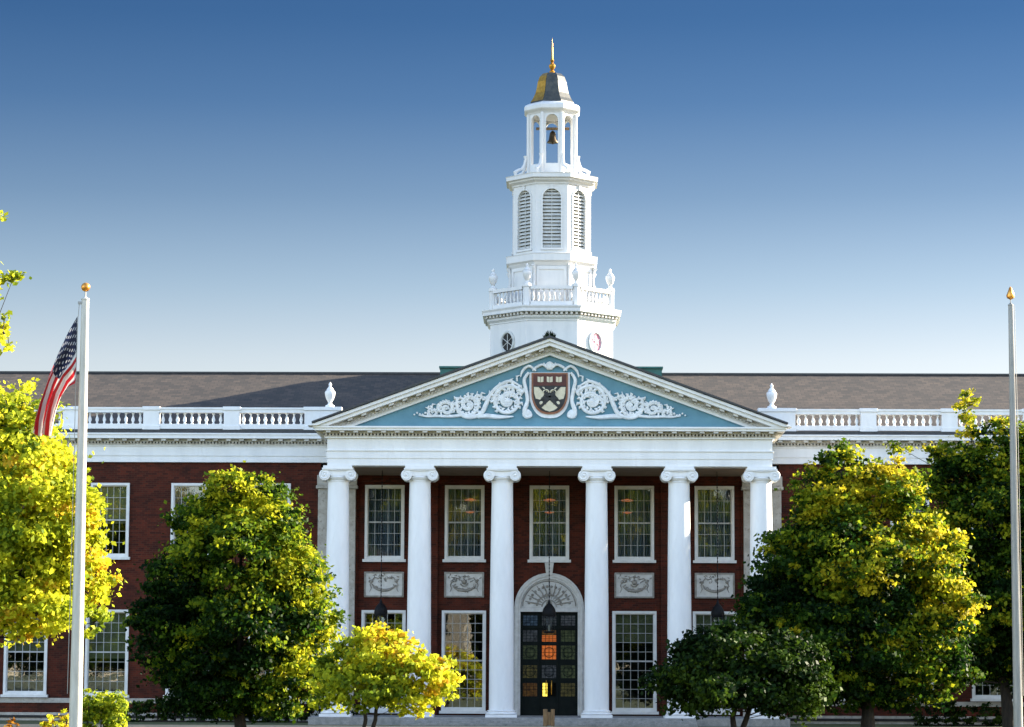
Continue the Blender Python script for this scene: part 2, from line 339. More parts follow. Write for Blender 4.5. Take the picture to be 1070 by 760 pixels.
# porch wall: recessed bays over a window wall
bays = [-6.22, -3.2, 0, 3.2, 6.22]
w = MB()
holes = [(x - .745, x + .745, 6.07, 8.88) for x in bays] + [(x - .83, x + .83, .42, 4.17) for x in bays if x] + [(-1.09, 1.09, .27, 4.2)]
w.grid_wall(-7.3, 7.3, .27, 9.6, PW, PW + .4, holes)
w.grid_wall(-7.3, 7.3, .27, 9.1, PW - .13, PW - .002, [(x - 1.0, x + 1.0, .27, 8.98) for x in bays if x] + [(-1.36, 1.36, .27, 8.98)])
w.box(-7.3, 7.3, PW - .16, PW - .002, 9.102, 9.24)
w.build('porch_wall', 'brick', lib)
for sx in (-1, 1):
    a = MB(); a.box(min(sx * 7.302, sx * 8.72), max(sx * 7.302, sx * 8.72), PW - .3, WW - .02, .27, 8.72)
    a.box(min(sx * 7.24, sx * 8.78), max(sx * 7.24, sx * 8.78), PW - .36, WW - .03, .27, .52)
    a.box(min(sx * 7.22, sx * 8.80), max(sx * 7.22, sx * 8.80), PW - .38, WW - .03, 8.722, 8.84); a.box(min(sx * 7.26, sx * 8.76), max(sx * 7.26, sx * 8.76), PW - .34, WW - .03, 8.842, 9.235)
    a.build('pilaster', 'stone', lib, bevel=.012)
# porch ceiling
c = MB(); c.box(-7.2, 7.2, .45, PW, 9.24, 9.30)
for x in (-4.67, -1.7, 1.7, 4.67): c.box(x - .3, x + .3, .45, PW - .17, 9.12, 9.238)
c.build('porch_ceiling', 'ceiling', lib)

# windows -------------------------------------------------------------
wcache = {}
def window(x, y, z0, z1, w, cols, rows, rail, cover, glassm='glass', sill=True, frame_w=.095, lab=None, parent=None, out=.09):
    key = (z1 - z0, w, cols, rows, rail, cover, glassm, sill)
    if key not in wcache:
        h = z1 - z0; hw = w / 2; fw = frame_w
        f = MB(); f.grid_wall(-hw, hw, 0, h, -out, .12, [(-hw + fw, hw - fw, fw, h - fw)])
        f.grid_wall(-hw + fw, hw - fw, fw, h - fw, .0, .10, [(-hw + fw + .035, hw - fw - .035, fw + .05, h - fw - .035)])
        ih = hw - fw - .035; b0 = fw + .05; b1 = h - fw - .035
        u = MB(); t = .0095
        for i in range(1, cols):
            xx = -ih + 2 * ih * i / cols; u.box(xx - t, xx + t, .03, .065, b0, b1)
        for j in range(1, rows):
            zz = b0 + (b1 - b0) * j / rows; tt = .03 if j == rail else t
            u.box(-ih, ih, .024 if j == rail else .032, .072 if j == rail else .063, zz - tt, zz + tt)
        p = MB(); p.box(-ih, ih, .045, .05, b0, b1)
        parts = [('frame', f.mesh('frame', 'frame')), ('glazing_bars', u.mesh('glazing_bars', 'bars')), ('pane', p.mesh('pane', glassm))]
        if sill: parts.append(('sill', MB().box(-hw - .07, hw + .07, -out - .10, .1, -.09, .012).mesh('sill', 'frame')))
        if cover == 'curtain':
            cm = MB(); n = 40; vs = []
            for i in range(n + 1):
                xx = -ih + 2 * ih * i / n; yy = .16 + .035 * math.sin(i * 1.9) + .015 * math.sin(i * 4.1); vs += [(xx, yy, b0), (xx, yy, b1)]
            cm.add(vs, [(2 * i, 2 * i + 2, 2 * i + 3, 2 * i + 1) for i in range(n)]); parts.append(('curtain', cm.mesh('curtain', 'curtain')))
        elif isinstance(cover, float):
            parts.append(('blind', MB().box(-ih, ih, .13, .14, b1 - (b1 - b0) * cover, b1).mesh('blind', 'blind')))
        wcache[key] = parts
    root = None
    for nm, me in wcache[key]:
        if root is None: root = link('window', me, parent or lib, (x, y, z0))
        else: link(nm, me, root)
    if lab: root['label'] = lab
    return root
for i, x in enumerate(bays):
    window(x, PW + .0, 6.07, 8.88, 1.49, 5, 6, 3, 'curtain')
for i, x in enumerate(bays):
    if x: window(x, PW + .0, .42, 4.17, 1.66, 5, 10, 5, .3 if x in (3.2,) else (.2 if x == 6.22 else None), 'glass_low')

# relief panels
def arc(cx, cz, r, a0, a1, n, y):
    return [(cx + r * math.cos(R(a0 + (a1 - a0) * i / n)), y, cz + r * math.sin(R(a0 + (a1 - a0) * i / n))) for i in range(n + 1)]
for x in bays:
    if not x: continue
    p = MB(); p.box(x - .745, x + .745, PW - .06, PW + .05, 4.66, 5.61)
    po = p.build('relief_panel', 'relief_stone', lib, bevel=.01)
    q = MB(); y = PW - .065; cz = 5.14
    q.grid_wall(x - .74, x + .74, 4.665, 5.605, y - .02, y + .003, [(x - .68, x + .68, 4.72, 5.55)])
    q.tube([(x + .46 * math.cos(R(a)), y - .01, cz + .08 + .30 * math.sin(R(a))) for a in range(200, 341, 10)], [.02 + .035 * math.sin(math.pi * i / 14) for i in range(15)], 6)
    for sx in (-1, 1):
        q.ball((x + sx * .46, y - .01, cz + .12), .06, 8, 5); q.tube([(x + sx * .46, y, cz + .12), (x + sx * .52, y - .01, cz - .02), (x + sx * .47, y - .01, cz - .14), (x + sx * .54, y, cz - .28)], [.03, .025, .02, .01], 5)
        q.tube([(x + sx * .46, y, cz + .12), (x + sx * .36, y - .01, cz + .26), (x + sx * .22, y - .01, cz + .22), (x + sx * .10, y, cz + .30)], [.03, .025, .02, .012], 5)
    if abs(x) > 5: pass
    else:
        q.ball((x, y - .01, cz + .10), .10, 8, 5); q.tube([(x - .14, y, cz + .02), (x - .05, y - .02, cz - .06), (x + .06, y - .02, cz - .05), (x + .15, y, cz + .05)], .03, 5)
    rg = random.Random(int(x * 10))
    for i in range(34):
        a = R(rg.uniform(196, 344)); rr = rg.uniform(.78, 1.18); px_, pz_ = x + .46 * rr * math.cos(a), cz + .08 + .30 * rr * math.sin(a); b_ = rg.uniform(0, 6.28)
        q.tube([(px_, y - .005, pz_), (px_ + .05 * math.cos(b_), y - .02, pz_ + .05 * math.sin(b_))], [.022, .008], 4)
    for i in range(26):
        px_, pz_, b_ = x + rg.uniform(-.58, .58), cz + rg.uniform(.12, .34), rg.uniform(0, 6.28)
        q.tube([(px_, y - .002, pz_), (px_ + .07 * math.cos(b_), y - .015, pz_ + .06 * math.sin(b_)), (px_ + .1 * math.cos(b_ + .5), y, pz_ + .09 * math.sin(b_ + .5))], [.016, .02, .006], 4)
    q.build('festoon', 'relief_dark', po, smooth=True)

# door ----------------------------------------------------------------
d = MB(); d.arch_ring(1.075, 1.31, .27, 4.28, PW - .10, PW + .02)
d.arch_ring(1.16, 1.25, .27, 4.28, PW - .135, PW - .102)
d.box(-1.075, 1.075, PW - .09, PW + .02, 4.13, 4.28)
so = d.build('door_surround', 'relief_stone', lib, bevel=.008)
MB().prism([(-.11, 5.50), (.11, 5.50), (.17, 5.97), (-.17, 5.97)], PW - .2, PW - .02).build('keystone', 'relief_stone', so)
fan = [(1.07 * math.cos(math.pi * i / 24), 4.285 + 1.07 * math.sin(math.pi * i / 24)) for i in range(25)]
MB().prism(fan, PW - .03, PW - .004).build('arch_panel', 'relief_stone', so)
t = MB(); y = PW - .045
for a in range(15, 180, 15):
    ca, sa = math.cos(R(a)), math.sin(R(a)); rr = .93
    t.tube([(.30 * ca, y, 4.33 + .30 * sa), (.6 * ca + .05 * sa, y - .01, 4.31 + .6 * sa), (rr * ca, y, 4.29 + rr * sa)], [.018, .03, .014], 5)
for a in range(12, 176, 12):
    ca, sa = math.cos(R(a)), math.sin(R(a)); t.ball((.78 * ca, y, 4.30 + .78 * sa), .055, 7, 5, (1, .5, 1)); t.ball((.47 * ca, y, 4.30 + .47 * sa), .05, 7, 5, (1, .5, 1))
t.tube(arc(0, 4.3, .28, 5, 175, 12, y), .028, 5); t.ball((0, y, 4.42), .12, 8, 5, (1, .4, 1.1)); t.tube(arc(0, 4.29, 1.0, 3, 177, 20, y), .022, 5)
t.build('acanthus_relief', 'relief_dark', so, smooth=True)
rows_z = [(3.62, 4.0), (3.02, 3.45), (2.36, 2.88), (1.66, 2.14), (.98, 1.48)]; cols_x = [(-.98, -.44), (-.27, .27), (.44, .98)]
dd = MB(); dd.grid_wall(-1.075, 1.075, .27, 4.13, PW + .08, PW + .16, [(a, b, c_, e) for a, b in cols_x for c_, e in rows_z])
dd.box(-.37, -.34, PW + .05, PW + .078, .3, 4.1); dd.box(.34, .37, PW + .05, PW + .078, .3, 4.1)
dd.box(-1.07, 1.07, PW + .04, PW + .076, 3.5, 3.57)
door = dd.build('door', 'door', lib, bevel=.01)
tint = {(0, 0): 0, (0, 1): 4, (0, 2): 4, (1, 0): 4, (1, 1): 'amber', (1, 2): 2, (2, 0): 2, (2, 1): 'amber', (2, 2): 2, (3, 0): 1, (3, 1): 4, (3, 2): 2, (4, 0): 3, (4, 1): 'yellow_lit', (4, 2): 1}
for r_, (c_, e) in enumerate(rows_z):
    for k, (a, b) in enumerate(cols_x):
        e = rows_z[r_][1]
        tn = tint[(r_, k)]; m_ = W['stained%d' % tn] if isinstance(tn, int) else W[tn]
        ins = .0
        if tn == 'yellow_lit': a, b = -.24, -.06
        if tn == 'amber' and r_ == 1: e = c_ + (e - c_) * .55; MB().box(a + .004, b - .004, PW + .10, PW + .12, e, 3.446).build('pane', W['stained3'], door); e += .004
        pn = MB(); pn.box(a + .004, b - .004, PW + .10, PW + .12, c_ + .004, e - .004); po = pn.build('pane', m_, door)
        gr = MB(); xa, xb = cols_x[k]
        for i in range(1, 4): xx = xa + (xb - xa) * i / 4; gr.box(xx - .008, xx + .008, PW + .09, PW + .105, c_, e)
        for i in range(1, 4): zz = c_ + (e - c_) * i / 4; gr.box(xa, xb, PW + .088, PW + .103, zz - .008, zz + .008)
        if r_ in (2, 3): gr.tube(arc((xa + xb) / 2, (c_ + e) / 2, .19, 0, 360, 14, PW + .095), .012, 5)
        gr.build('grille', 'door', po)
h = MB()
for sx in (-.10, .10): h.tube([(sx, PW + .02, 1.05), (sx, PW - .03, 1.12), (sx, PW - .03, 1.5), (sx, PW + .02, 1.57)], .018, 6)
h.build('handle', 'gold', door, smooth=True)

# columns -------------------------------------------------------------
colx = [-7.62, -4.67, -1.70, 1.70, 4.67, 7.62]
sh = MB(); prof = []
for i in range(15):
    t = i / 14; prof.append((.445 - .065 * t ** 1.7, .52 + (8.66 - .52) * t))
prof += [(.40, 8.665), (.405, 8.70), (.38, 8.71)]
sh.lathe(prof, 36); shm = sh.mesh('column', 'paint', True); 
bs = MB(); bs.box(-.56, .56, -.56, .56, .27, .37); bs.lathe([(.50, .372), (.545, .39), (.55, .42), (.53, .445), (.48, .45), (.47, .47), (.50, .485), (.505, .505), (.48, .52), (.45, .53)], 32); bsm = bs.mesh('column_base', 'paint', True)
cp = MB(); cp.lathe([(.38, 8.70), (.44, 8.76), (.47, 8.82), (.44, 8.86)], 24)
cp.box(-.44, .44, -.43, .43, 8.865, 9.09)
cp.box(-.56, .56, -.50, .50, 9.092, 9.15); cp.box(-.52, .52, -.47, .47, 9.152, 9.235)
for sx in (-1, 1):
    cx, cz = sx * .47, 8.90
    cp.lathe([(.17, -.46), (.2, -.46), (.2, -.38), (.13, -.2), (.12, 0), (.13, .2), (.2, .38), (.2, .46), (.17, .46)], 20, (cx, cz), axis='y')
    for yy in (-.465, .465):
        pts = []
        for i in range(34):
            a = R(90 - sx * 0) + sx * -i * .38 * -1; rr = .185 * (1 - i / 36)
            a = math.pi / 2 - sx * i * .38
            pts.append((cx + rr * math.cos(a), yy, cz + rr * math.sin(a)))
        cp.tube([(0, yy, 9.06)] + pts, [.024] + [.024 - .0004 * i for i in range(34)], 5)
        cp.ball((cx, yy, cz), .04, 8, 5)
cpm = cp.mesh('capital', 'paint', True)
for x in colx:
    c_ = link('column', shm, lib, (x, 0, 0), smooth=True); link('capital', cpm, c_, (0, 0, 0), smooth=True); link('column_base', bsm, c_, (0, 0, 0), smooth=True)

# entablature ---------------------------------------------------------
e = MB()
def ring_u(o, z0, z1, hx=7.60, back=WW - .04, th=.42):
    # U-shaped beam around the portico: face offset o beyond the column axis line
    e.box(-hx - o, hx + o, -o, th, z0, z1)
    e.box(-hx - o, -hx + th, th, back, z0, z1); e.box(hx - th, hx + o, th, back, z0, z1)
ring_u(.40, EAVE, 9.50); ring_u(.43, 9.50, 9.76); ring_u(.47, 9.76, 9.80); ring_u(.41, 9.80, 10.22); ring_u(.50, 10.22, 10.27)
e.build('entablature', 'paint', lib)
e = MB(); ring_u(.84, 10.475, 10.56); ring_u(.90, 10.56, 10.62)
e.build('cornice', 'paint', lib)
def blocks(mb, x0, x1, yf, proj, z0, z1, step, w):
    n = max(1, round((x1 - x0) / step)); st = (x1 - x0) / n
    for i in range(n): xx = x0 + st * (i + .5); mb.box(xx - w / 2, xx + w / 2, yf - proj, yf, z0, z1)
e = MB(); ring_u(.52, 10.27, 10.31); ring_u(.56, 10.385, 10.475)
blocks(e, -8.1, 8.1, -.45, .11, 10.31, 10.384, .125, .07); blocks(e, -8.2, 8.2, -.562, .24, 10.40, 10.473, .49, .17)
for sx in (-1, 1):
    for i in range(11):
        yy = -.2 + i * .49; xa, xb = sx * 8.16, sx * 8.40; e.box(min(xa, xb), max(xa, xb), yy - .085, yy + .085, 10.40, 10.473)
e.build('dentil_course', 'shade_paint', lib)

# pediment ------------------------------------------------------------
SL = .3660
def chevron(mb, zo, zi, y0, y1, zc=10.622):
    # band between two parallel roof slopes (outer apex zo, inner apex zi), cut off at zc
    xo = (zo - zc) / SL; xi = (zi - zc) / SL
    for sx in (-1, 1):
        mb.prism([(0, zo), (sx * xo, zc), (sx * xi, zc), (0, zi)], y0, y1)
t = MB(); t.prism([(-7.2, 10.622), (7.2, 10.622), (0, 10.622 + 7.2 * SL)], -.38, -.2); t.build('tympanum', 'tympanum', lib)
t = MB(); chevron(t, 13.80, 13.68, -1.02, -.2); chevron(t, 13.68, 13.54, -.92, -.2); t.build('raking_cornice', 'paint', lib, bevel=.01)
t = MB(); chevron(t, 13.54, 13.40, -.62, -.2); tq = MB(); chevron(tq, 13.40, 13.24, -.52, -.2); tq.build('raking_fascia', 'paint', lib)
for sx in (-1, 1):
    for i in range(15):
        xx = .3 + i * .49; zt = 13.535 - SL * xx
        if zt < 10.78: continue
        t.prism([(sx * (xx - .085), zt + .085 * SL), (sx * (xx + .085), zt - .085 * SL), (sx * (xx + .085), zt - .085 * SL - .085), (sx * (xx - .085), zt + .085 * SL - .085)], -.86, -.622)
    for i in range(60):
        xx = .1 + i * .125; zt = 13.44 - SL * xx
        if zt < 10.75: continue
        t.prism([(sx * (xx - .035), zt), (sx * (xx + .035), zt - .07 * SL), (sx * (xx + .035), zt - .07 * SL - .06), (sx * (xx - .035), zt - .06)], -.70, -.622)
t.build('raking_dentils', 'shade_paint', lib)
# pediment roof
t = MB()
for sx in (-1, 1):
    t.prism([(0, 13.89), (sx * 8.52, 13.89 - SL * 8.52), (sx * 8.52, 13.825 - SL * 8.52), (0, 13.805)], -1.10, 13.0)
t.build('portico_roof', 'slate_edge', lib)
tf = MB(); random.seed(3)
for i in range(60):
    a = random.uniform(-.22, .22); b = random.uniform(-.1, .1); hgt = random.uniform(.08, .22) * (1 - abs(a) * 2.2)
    tf.tube([(a, -.95 + b, 13.9 - abs(a) * SL), (a + random.uniform(-.06, .06), -.95 + b, 13.92 - abs(a) * SL + hgt)], [.02, .005], 3)
tf.build('moss_tuft', 'leaf_dark', lib)

# shield and scrollwork
YO = -.42
def shield(hw, zt, zb, y0, y1, mb, pt=.5):
    n = 10; P = [(-hw, zt), (hw, zt)]
    zm = zb + (zt - zb) * pt
    for i in range(n + 1):
        tt = i / n; P.append((hw * math.cos(tt * math.pi / 2) ** .8 if tt < 1 else 0, zm - (zm - zb) * math.sin(tt * math.pi / 2)))
    for i in range(n - 1, -1, -1):
        tt = i / n; P.append((-hw * math.cos(tt * math.pi / 2) ** .8, zm - (zm - zb) * math.sin(tt * math.pi / 2)))
    mb.prism(P, y0, y1); return P
ca = MB()
shield(.73, 12.62, 10.96, YO - .04, YO + .045, ca, .55)
for sx in (-1, 1):
    ca.stube([(sx * .76, YO - .03, 12.62), (sx * .92, YO - .03, 12.35), (sx * .86, YO - .03, 12.0), (sx * .80, YO - .03, 11.6), (sx * .90, YO - .03, 11.25), (sx * .86, YO - .03, 11.02), (sx * .68, YO - .03, 11.05), (sx * .70, YO - .03, 11.2)], [.05, .065, .07, .07, .09, .075, .06, .03], 7)
    ca.ball((sx * .82, YO - .03, 11.12), .17, 10, 6, (1, .4, 1))
    ca.stube([(sx * .5, YO - .03, 12.68), (sx * .75, YO - .03, 12.85), (sx * .98, YO - .03, 12.68), (sx * 1.05, YO - .03, 12.45)], [.04, .055, .05, .02], 6)
    ca.stube([(sx * .05, YO - .03, 12.74), (sx * .25, YO - .03, 12.90), (sx * .5, YO - .03, 12.80), (sx * .62, YO - .03, 12.68)], [.04, .05, .05, .03], 6)
ca.ball((0, YO - .03, 12.86), .16, 10, 6, (1, .4, 1)); 
for sx in (-1, 0, 1): ca.stube([(sx * .1, YO - .03, 12.8), (sx * .22, YO - .03, 13.02 - abs(sx) * .05)], [.06, .02], 5)
crest = ca.build('crest', 'ornament', lib, smooth=True)
s = MB(); shield(.655, 12.60, 11.10, YO - .10, YO - .04, s, .5); s.build('shield_rim', 'shield_rim', crest)
s = MB(); shield(.59, 12.545, 11.17, YO - .125, YO - .102, s, .5); s.build('shield_field', 'shield_black', crest)
MB().prism([(-.585, 12.54), (.585, 12.54), (.585, 12.13), (-.585, 12.13)], YO - .14, YO - .126).build('shield_chief', 'crimson', crest)
for x in (-.33, 0, .33):
    bk = MB()
    for sx in (-1, 1):
        bk.prism([(x + sx * .008, 12.25), (x + sx * .105, 12.27), (x + sx * .105, 12.46), (x + sx * .008, 12.44)], YO - .16, YO - .141)
    bk.build('open_book', 'cream', crest)
f = MB(); yf = YO - .14
f.prism([(-.57, 12.08), (-.20, 12.08), (-.10, 11.92), (-.34, 11.62), (-.50, 11.66), (-.56, 11.86)], yf, yf + .014)
f.prism([(.57, 12.08), (.20, 12.08), (.10, 11.92), (.34, 11.62), (.50, 11.66), (.56, 11.86)], yf, yf + .014)
f.prism([(0, 11.60), (.20, 11.42), (.30, 11.34), (.16, 11.24), (0, 11.19), (-.16, 11.24), (-.30, 11.34), (-.20, 11.42)], yf, yf + .014)
for sx in (-1, 1):
    f.ball((sx * .30, yf, 11.50), .07, 10, 6, (1, .3, 1)); f.tube(arc(sx * .13, 11.88, .10, 0, 180, 10, yf), .028, 5)
f.prism([(-.04, 11.66), (.04, 11.66), (.04, 11.80), (-.04, 11.80)], yf - .005, yf + .012)
kf = MB()
for sx in (-1, 1):
    kf.prism([(sx * -.40, 12.08), (sx * -.28, 12.08), (sx * .40, 11.36), (sx * .32, 11.30)], yf - .016, yf - .002)
    kf.prism([(sx * .13, 12.0), (sx * .20, 12.0), (sx * .20, 11.45), (sx * .13, 11.45)], yf - .02, yf - .004)
kf.prism([(-.30, 11.70), (.30, 11.70), (.30, 11.64), (-.30, 11.64)], yf - .024, yf - .006)
kf.build('shield_bars', 'shield_black', crest)
f.build('shield_fret', 'cream', crest)

def scroll(mb, cx, cz, r0, sx, turns=1.9, start=-60, y=YO - .02, w=.085, ccw=1):
    pts = []; rad = []; n = int(34 * turns)
    for i in range(n + 1):
        t = i / n; a = R(start) + ccw * 2 * math.pi * turns * t; r = r0 * (1 - .86 * t) + .02
        pts.append((sx * (cx + r * math.cos(a)), y, cz + r * math.sin(a))); rad.append(w * (1 - .45 * t))
    mb.tube(pts, rad, 7)
    mb.ball((sx * cx, y, cz), r0 * .20, 9, 6, (1, .5, 1))
    random.seed(int(cx * 100))
    for i in range(0, n - 6, 2):                    # small leaf lobes sprouting from the stem, inside and outside
        p = pts[i]; t = i / n; r = r0 * (1 - .86 * t); a = R(start) + ccw * 2 * math.pi * turns * t
        for kk, o in ((1, 1.0), (-1, .9)):
            if kk == 1 and p[2] < cz - r0 * .55: continue
            if kk == 1 and t > .5: continue
            L = r0 * random.uniform(.16, .30) * o; aa = a + random.uniform(.2, .6) * ccw
            q = (p[0] + sx * kk * L * math.cos(aa), y, p[2] + kk * L * math.sin(aa))
            q2 = (p[0] + sx * kk * L * 1.35 * math.cos(aa + .5), y, p[2] + kk * L * 1.35 * math.sin(aa + .5))
            mb.tube([p, q, q2], [.05, .06, .02], 5)
for sx in (-1, 1):
    o = MB()
    scroll(o, 1.50, 11.58, .57, sx, 2.0, 150, ccw=-1, w=.075)
    scroll(o, 2.92, 11.45, .43, sx, 1.9, 30, ccw=-1, w=.062)
    scroll(o, 3.72, 11.30, .27, sx, 1.6, -20, ccw=1, w=.06)
    scroll(o, 4.20, 11.17, .15, sx, 1.3, 40, ccw=-1, w=.05)
    y = YO - .02
    o.stube([(sx * 1.1, y, 12.15), (sx * 1.45, y, 12.3), (sx * 1.85, y, 12.12), (sx * 2.15, y, 11.8), (sx * 2.3, y, 11.45), (sx * 2.5, y, 11.10), (sx * 2.9, y, 10.99), (sx * 3.2, y, 11.08), (sx * 3.38, y, 11.35)], [.03, .06, .07, .075, .085, .08, .075, .06, .05], 7)
    o.stube([(sx * 1.3, y, 11.02), (sx * 1.8, y, 11.0), (sx * 2.3, y, 11.04), (sx * 2.6, y, 11.0)], [.02, .08, .09, .06], 6)
    o.stube([(sx * 3.2, y, 11.06), (sx * 3.6, y, 11.02), (sx * 4.05, y, 11.03), (sx * 4.4, y, 11.02), (sx * 4.72, y, 11.06)], [.06, .055, .05, .045, .02], 6)
    for i in range(6): o.ball((sx * (4.38 + i * .10), y, 11.10 + .04 * math.sin(i * 2)), .055 - .004 * i, 7, 5)
    random.seed(11)
    for i in range(70):
        t = random.random(); xx = 1.05 + 3.3 * t; top = 12.55 - .40 * (xx - .9); zz = random.uniform(11.75 - .22 * (xx - 1), top - .12) if t < .8 else random.uniform(11.15, 11.4)
        a = random.uniform(0, 6.28); L = random.uniform(.09, .2) * (1.1 - .5 * t)
        o.tube([(sx * xx, y, zz), (sx * (xx + L * math.cos(a)), y - .01, zz + L * math.sin(a)), (sx * (xx + 1.5 * L * math.cos(a + .6)), y, zz + 1.5 * L * math.sin(a + .6))], [.035, .045, .012], 5)
    o.build('scrollwork', 'ornament', lib, smooth=True)

# wings ---------------------------------------------------------------
BAY = 3.075; P0 = 9.03
for sx in (-1, 1):
    X0, X1 = 8.72, 27.8
    wx = [P0 + BAY * (i + .5) + .02 for i in range(6)]
    w = MB(); hs = []
    for x in wx: hs += [(sx * x - .74, sx * x + .74, 6.15, 8.98), (sx * x - .82, sx * x + .82, .95, 4.17)]
    w.grid_wall(min(sx * X0, sx * X1), max(sx * X0, sx * X1), .84, 9.78, WW, WW + .4, hs); w.build('wing_wall', 'brick', lib)
    w = MB(); w.box(min(sx * X0, sx * X1), max(sx * X0, sx * X1), WW - .10, WW + .4, .66, .838); w.build('sill_course', 'stone', lib)
    w = MB(); w.box(min(sx * X0, sx * X1), max(sx * X0, sx * X1), WW - .05, WW + .4, .30, .658); w.build('plinth', 'brick', lib)
    w = MB(); w.box(min(sx * X0, sx * X1), max(sx * X0, sx * X1), WW - .25, WW + .4, -.02, .298); w.build('plinth_ledge', 'stone', lib)
    for i, x in enumerate(wx):
        window(sx * x, WW, 6.15, 8.98, 1.48, 5, 6, 3, 'curtain' if i % 2 else .55)
        window(sx * x, WW, .95, 4.17, 1.64, 5, 8, 4, [.62, .2, .58, .5, .3, .5][i], 'glass_low')
    # end wall, back wall
    w = MB(); w.box(min(sx * (X1 - .4), sx * X1), max(sx * (X1 - .4), sx * X1), WW + .4, 23, 0, 11.0); w.box(min(sx * .0, sx * X1), max(sx * .0, sx * X1), 23, 23.4, 0, 11.0); w.build('end_wall', 'brick', lib)
    xa, xb = min(sx * 8.05, sx * (X1 + .1)), max(sx * 8.05, sx * (X1 + .1))
    w = MB(); w.box(xa, xb, WW - .12, WW + .5, 9.78, 10.02); w.box(xa, xb, WW - .15, WW + .5, 10.02, 10.38); w.box(xa, xb, WW - .19, WW + .5, 10.38, 10.42)
    w.build('frieze', 'paint', lib)
    w = MB(); w.box(xa, xb, WW - .22, WW + .5, 10.42, 10.48); w.box(xa, xb, WW - .24, WW + .5, 10.55, 10.66); w.build('wing_bed_moulding', 'shade_paint', lib)
    w = MB(); xs0, xs1 = min(sx * 8.5, sx * X1), max(sx * 8.5, sx * X1)
    blocks(w, xs0, xs1, WW - .16, .10, 10.482, 10.548, .125, .07); blocks(w, xs0, xs1, WW - .242, .22, 10.57, 10.655, .49, .17); w.build('wing_dentils', 'shade_paint', lib)
    w = MB(); w.box(xa, xb, WW - .52, WW + .5, 10.66, 10.80); w.box(xa, xb, WW - .56, WW + .5, 10.80, 10.86); w.build('wing_cornice', 'paint', lib)
    w = MB(); w.box(xa, xb, WW - .50, WW + .9, 10.862, 10.99); w.build('gutter', 'slate_edge', lib)
    # main roof
    w = MB(); w.prismx([(WW + .35, 10.95), (6.21, 10.95), (14, 14.22), (21.8, 10.95), (22.9, 10.95), (22.9, 10.8), (WW + .35, 10.8)], min(sx * .0, sx * (X1 + .1)), max(sx * .0, sx * (X1 + .1))); w.build('main_roof', 'slate', lib)
    w = MB(); w.box(min(0, sx * X1), max(0, sx * X1), 13.9, 14.1, 14.20, 14.27); w.build('ridge_cap', 'slate_edge', lib)
    # balustrade
    YB = 4.95
    bl = MB(); bl.lathe([(.055, 11.22), (.055, 11.25), (.03, 11.27), (.07, 11.37), (.065, 11.42), (.032, 11.52), (.03, 11.58), (.055, 11.60), (.055, 11.652)], 8); blm = bl.mesh('baluster', 'paint', True)
    for i in range(-1, 6):
        xa = P0 + BAY * i + .3; xb = P0 + BAY * (i + 1) - .3
        if i < 0: xa = 8.1; 
        if i < 0: continue
        m = MB(); a_, b_ = min(sx * xa, sx * xb), max(sx * xa, sx * xb)
        m.box(a_, b_, YB - .13, YB + .13, 11.03, 11.22); m.box(a_, b_, YB - .14, YB + .14, 11.65, 11.78); m.box(a_, b_, YB - .17, YB + .17, 11.78, 11.85)
        vis = i < (4 if sx < 0 else 3)
        nb = 9
        if not vis:
            for k in range(nb): xx = a_ + (b_ - a_) * (k + .5) / nb; m.lathe([(.055, 11.22), (.03, 11.27), (.07, 11.37), (.032, 11.52), (.055, 11.652)], 6, (xx, YB))
        mo = m.build('balustrade', 'paint', lib)
        if vis:
            for k in range(nb): link('baluster', blm, mo, (a_ + (b_ - a_) * (k + .5) / nb, YB, 0))
    for i in range(0, 7):
        x = sx * (P0 + BAY * i); m = MB(); hw = .3
        x0_, x1_ = x - hw, x + hw
        if i == 0: x0_, x1_ = (min(x, sx * 7.95) - (.3 if sx < 0 else 0), max(x, sx * 7.95) + (.3 if sx > 0 else 0))
        m.box(x0_, x1_, YB - .17, YB + .17, 11.0, 11.74); m.box(x0_ - .04, x1_ + .04, YB - .21, YB + .21, 11.74, 11.88); m.box(x0_ - .03, x1_ + .03, YB - .2, YB + .2, 10.99, 11.16)
        m.build('balustrade_pier', 'paint', lib, bevel=.01)
# interior shell so that rooms behind the glass are dark rooms
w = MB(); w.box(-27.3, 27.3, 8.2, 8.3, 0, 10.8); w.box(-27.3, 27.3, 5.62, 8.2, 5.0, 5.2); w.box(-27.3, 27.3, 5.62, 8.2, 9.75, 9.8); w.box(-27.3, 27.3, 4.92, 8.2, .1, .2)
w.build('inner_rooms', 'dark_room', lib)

# copper platform under the tower
w = MB(); w.box(-4.42, 4.52, 10.6, 17.5, 11.0, 14.06); w.box(-4.46, 4.56, 10.5, 17.6, 14.06, 14.13); w.build('copper_platform', 'copper', lib)

# ------------------------------------------------------------ tower
TX, TY = .07, 14.0
A8 = R(22.5)
def octl(mb, prof, caps=True): return mb.lathe(prof, 8, (TX, TY), A8, True, caps=caps)
def face_xf(k, ap):
    ph = R(45 * k); n = (math.sin(ph), -math.cos(ph)); t = (math.cos(ph), math.sin(ph))
    return lambda v: (TX + n[0] * (ap - v[1]) + t[0] * v[0], TY + n[1] * (ap - v[1]) + t[1] * v[0], v[2])
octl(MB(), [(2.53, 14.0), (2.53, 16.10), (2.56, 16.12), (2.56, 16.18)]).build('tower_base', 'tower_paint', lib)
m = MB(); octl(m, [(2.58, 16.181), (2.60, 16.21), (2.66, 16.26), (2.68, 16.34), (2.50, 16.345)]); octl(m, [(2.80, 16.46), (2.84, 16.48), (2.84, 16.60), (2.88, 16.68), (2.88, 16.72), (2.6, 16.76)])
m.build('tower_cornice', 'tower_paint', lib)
m = MB(); octl(m, [(2.60, 16.346), (2.60, 16.459)])
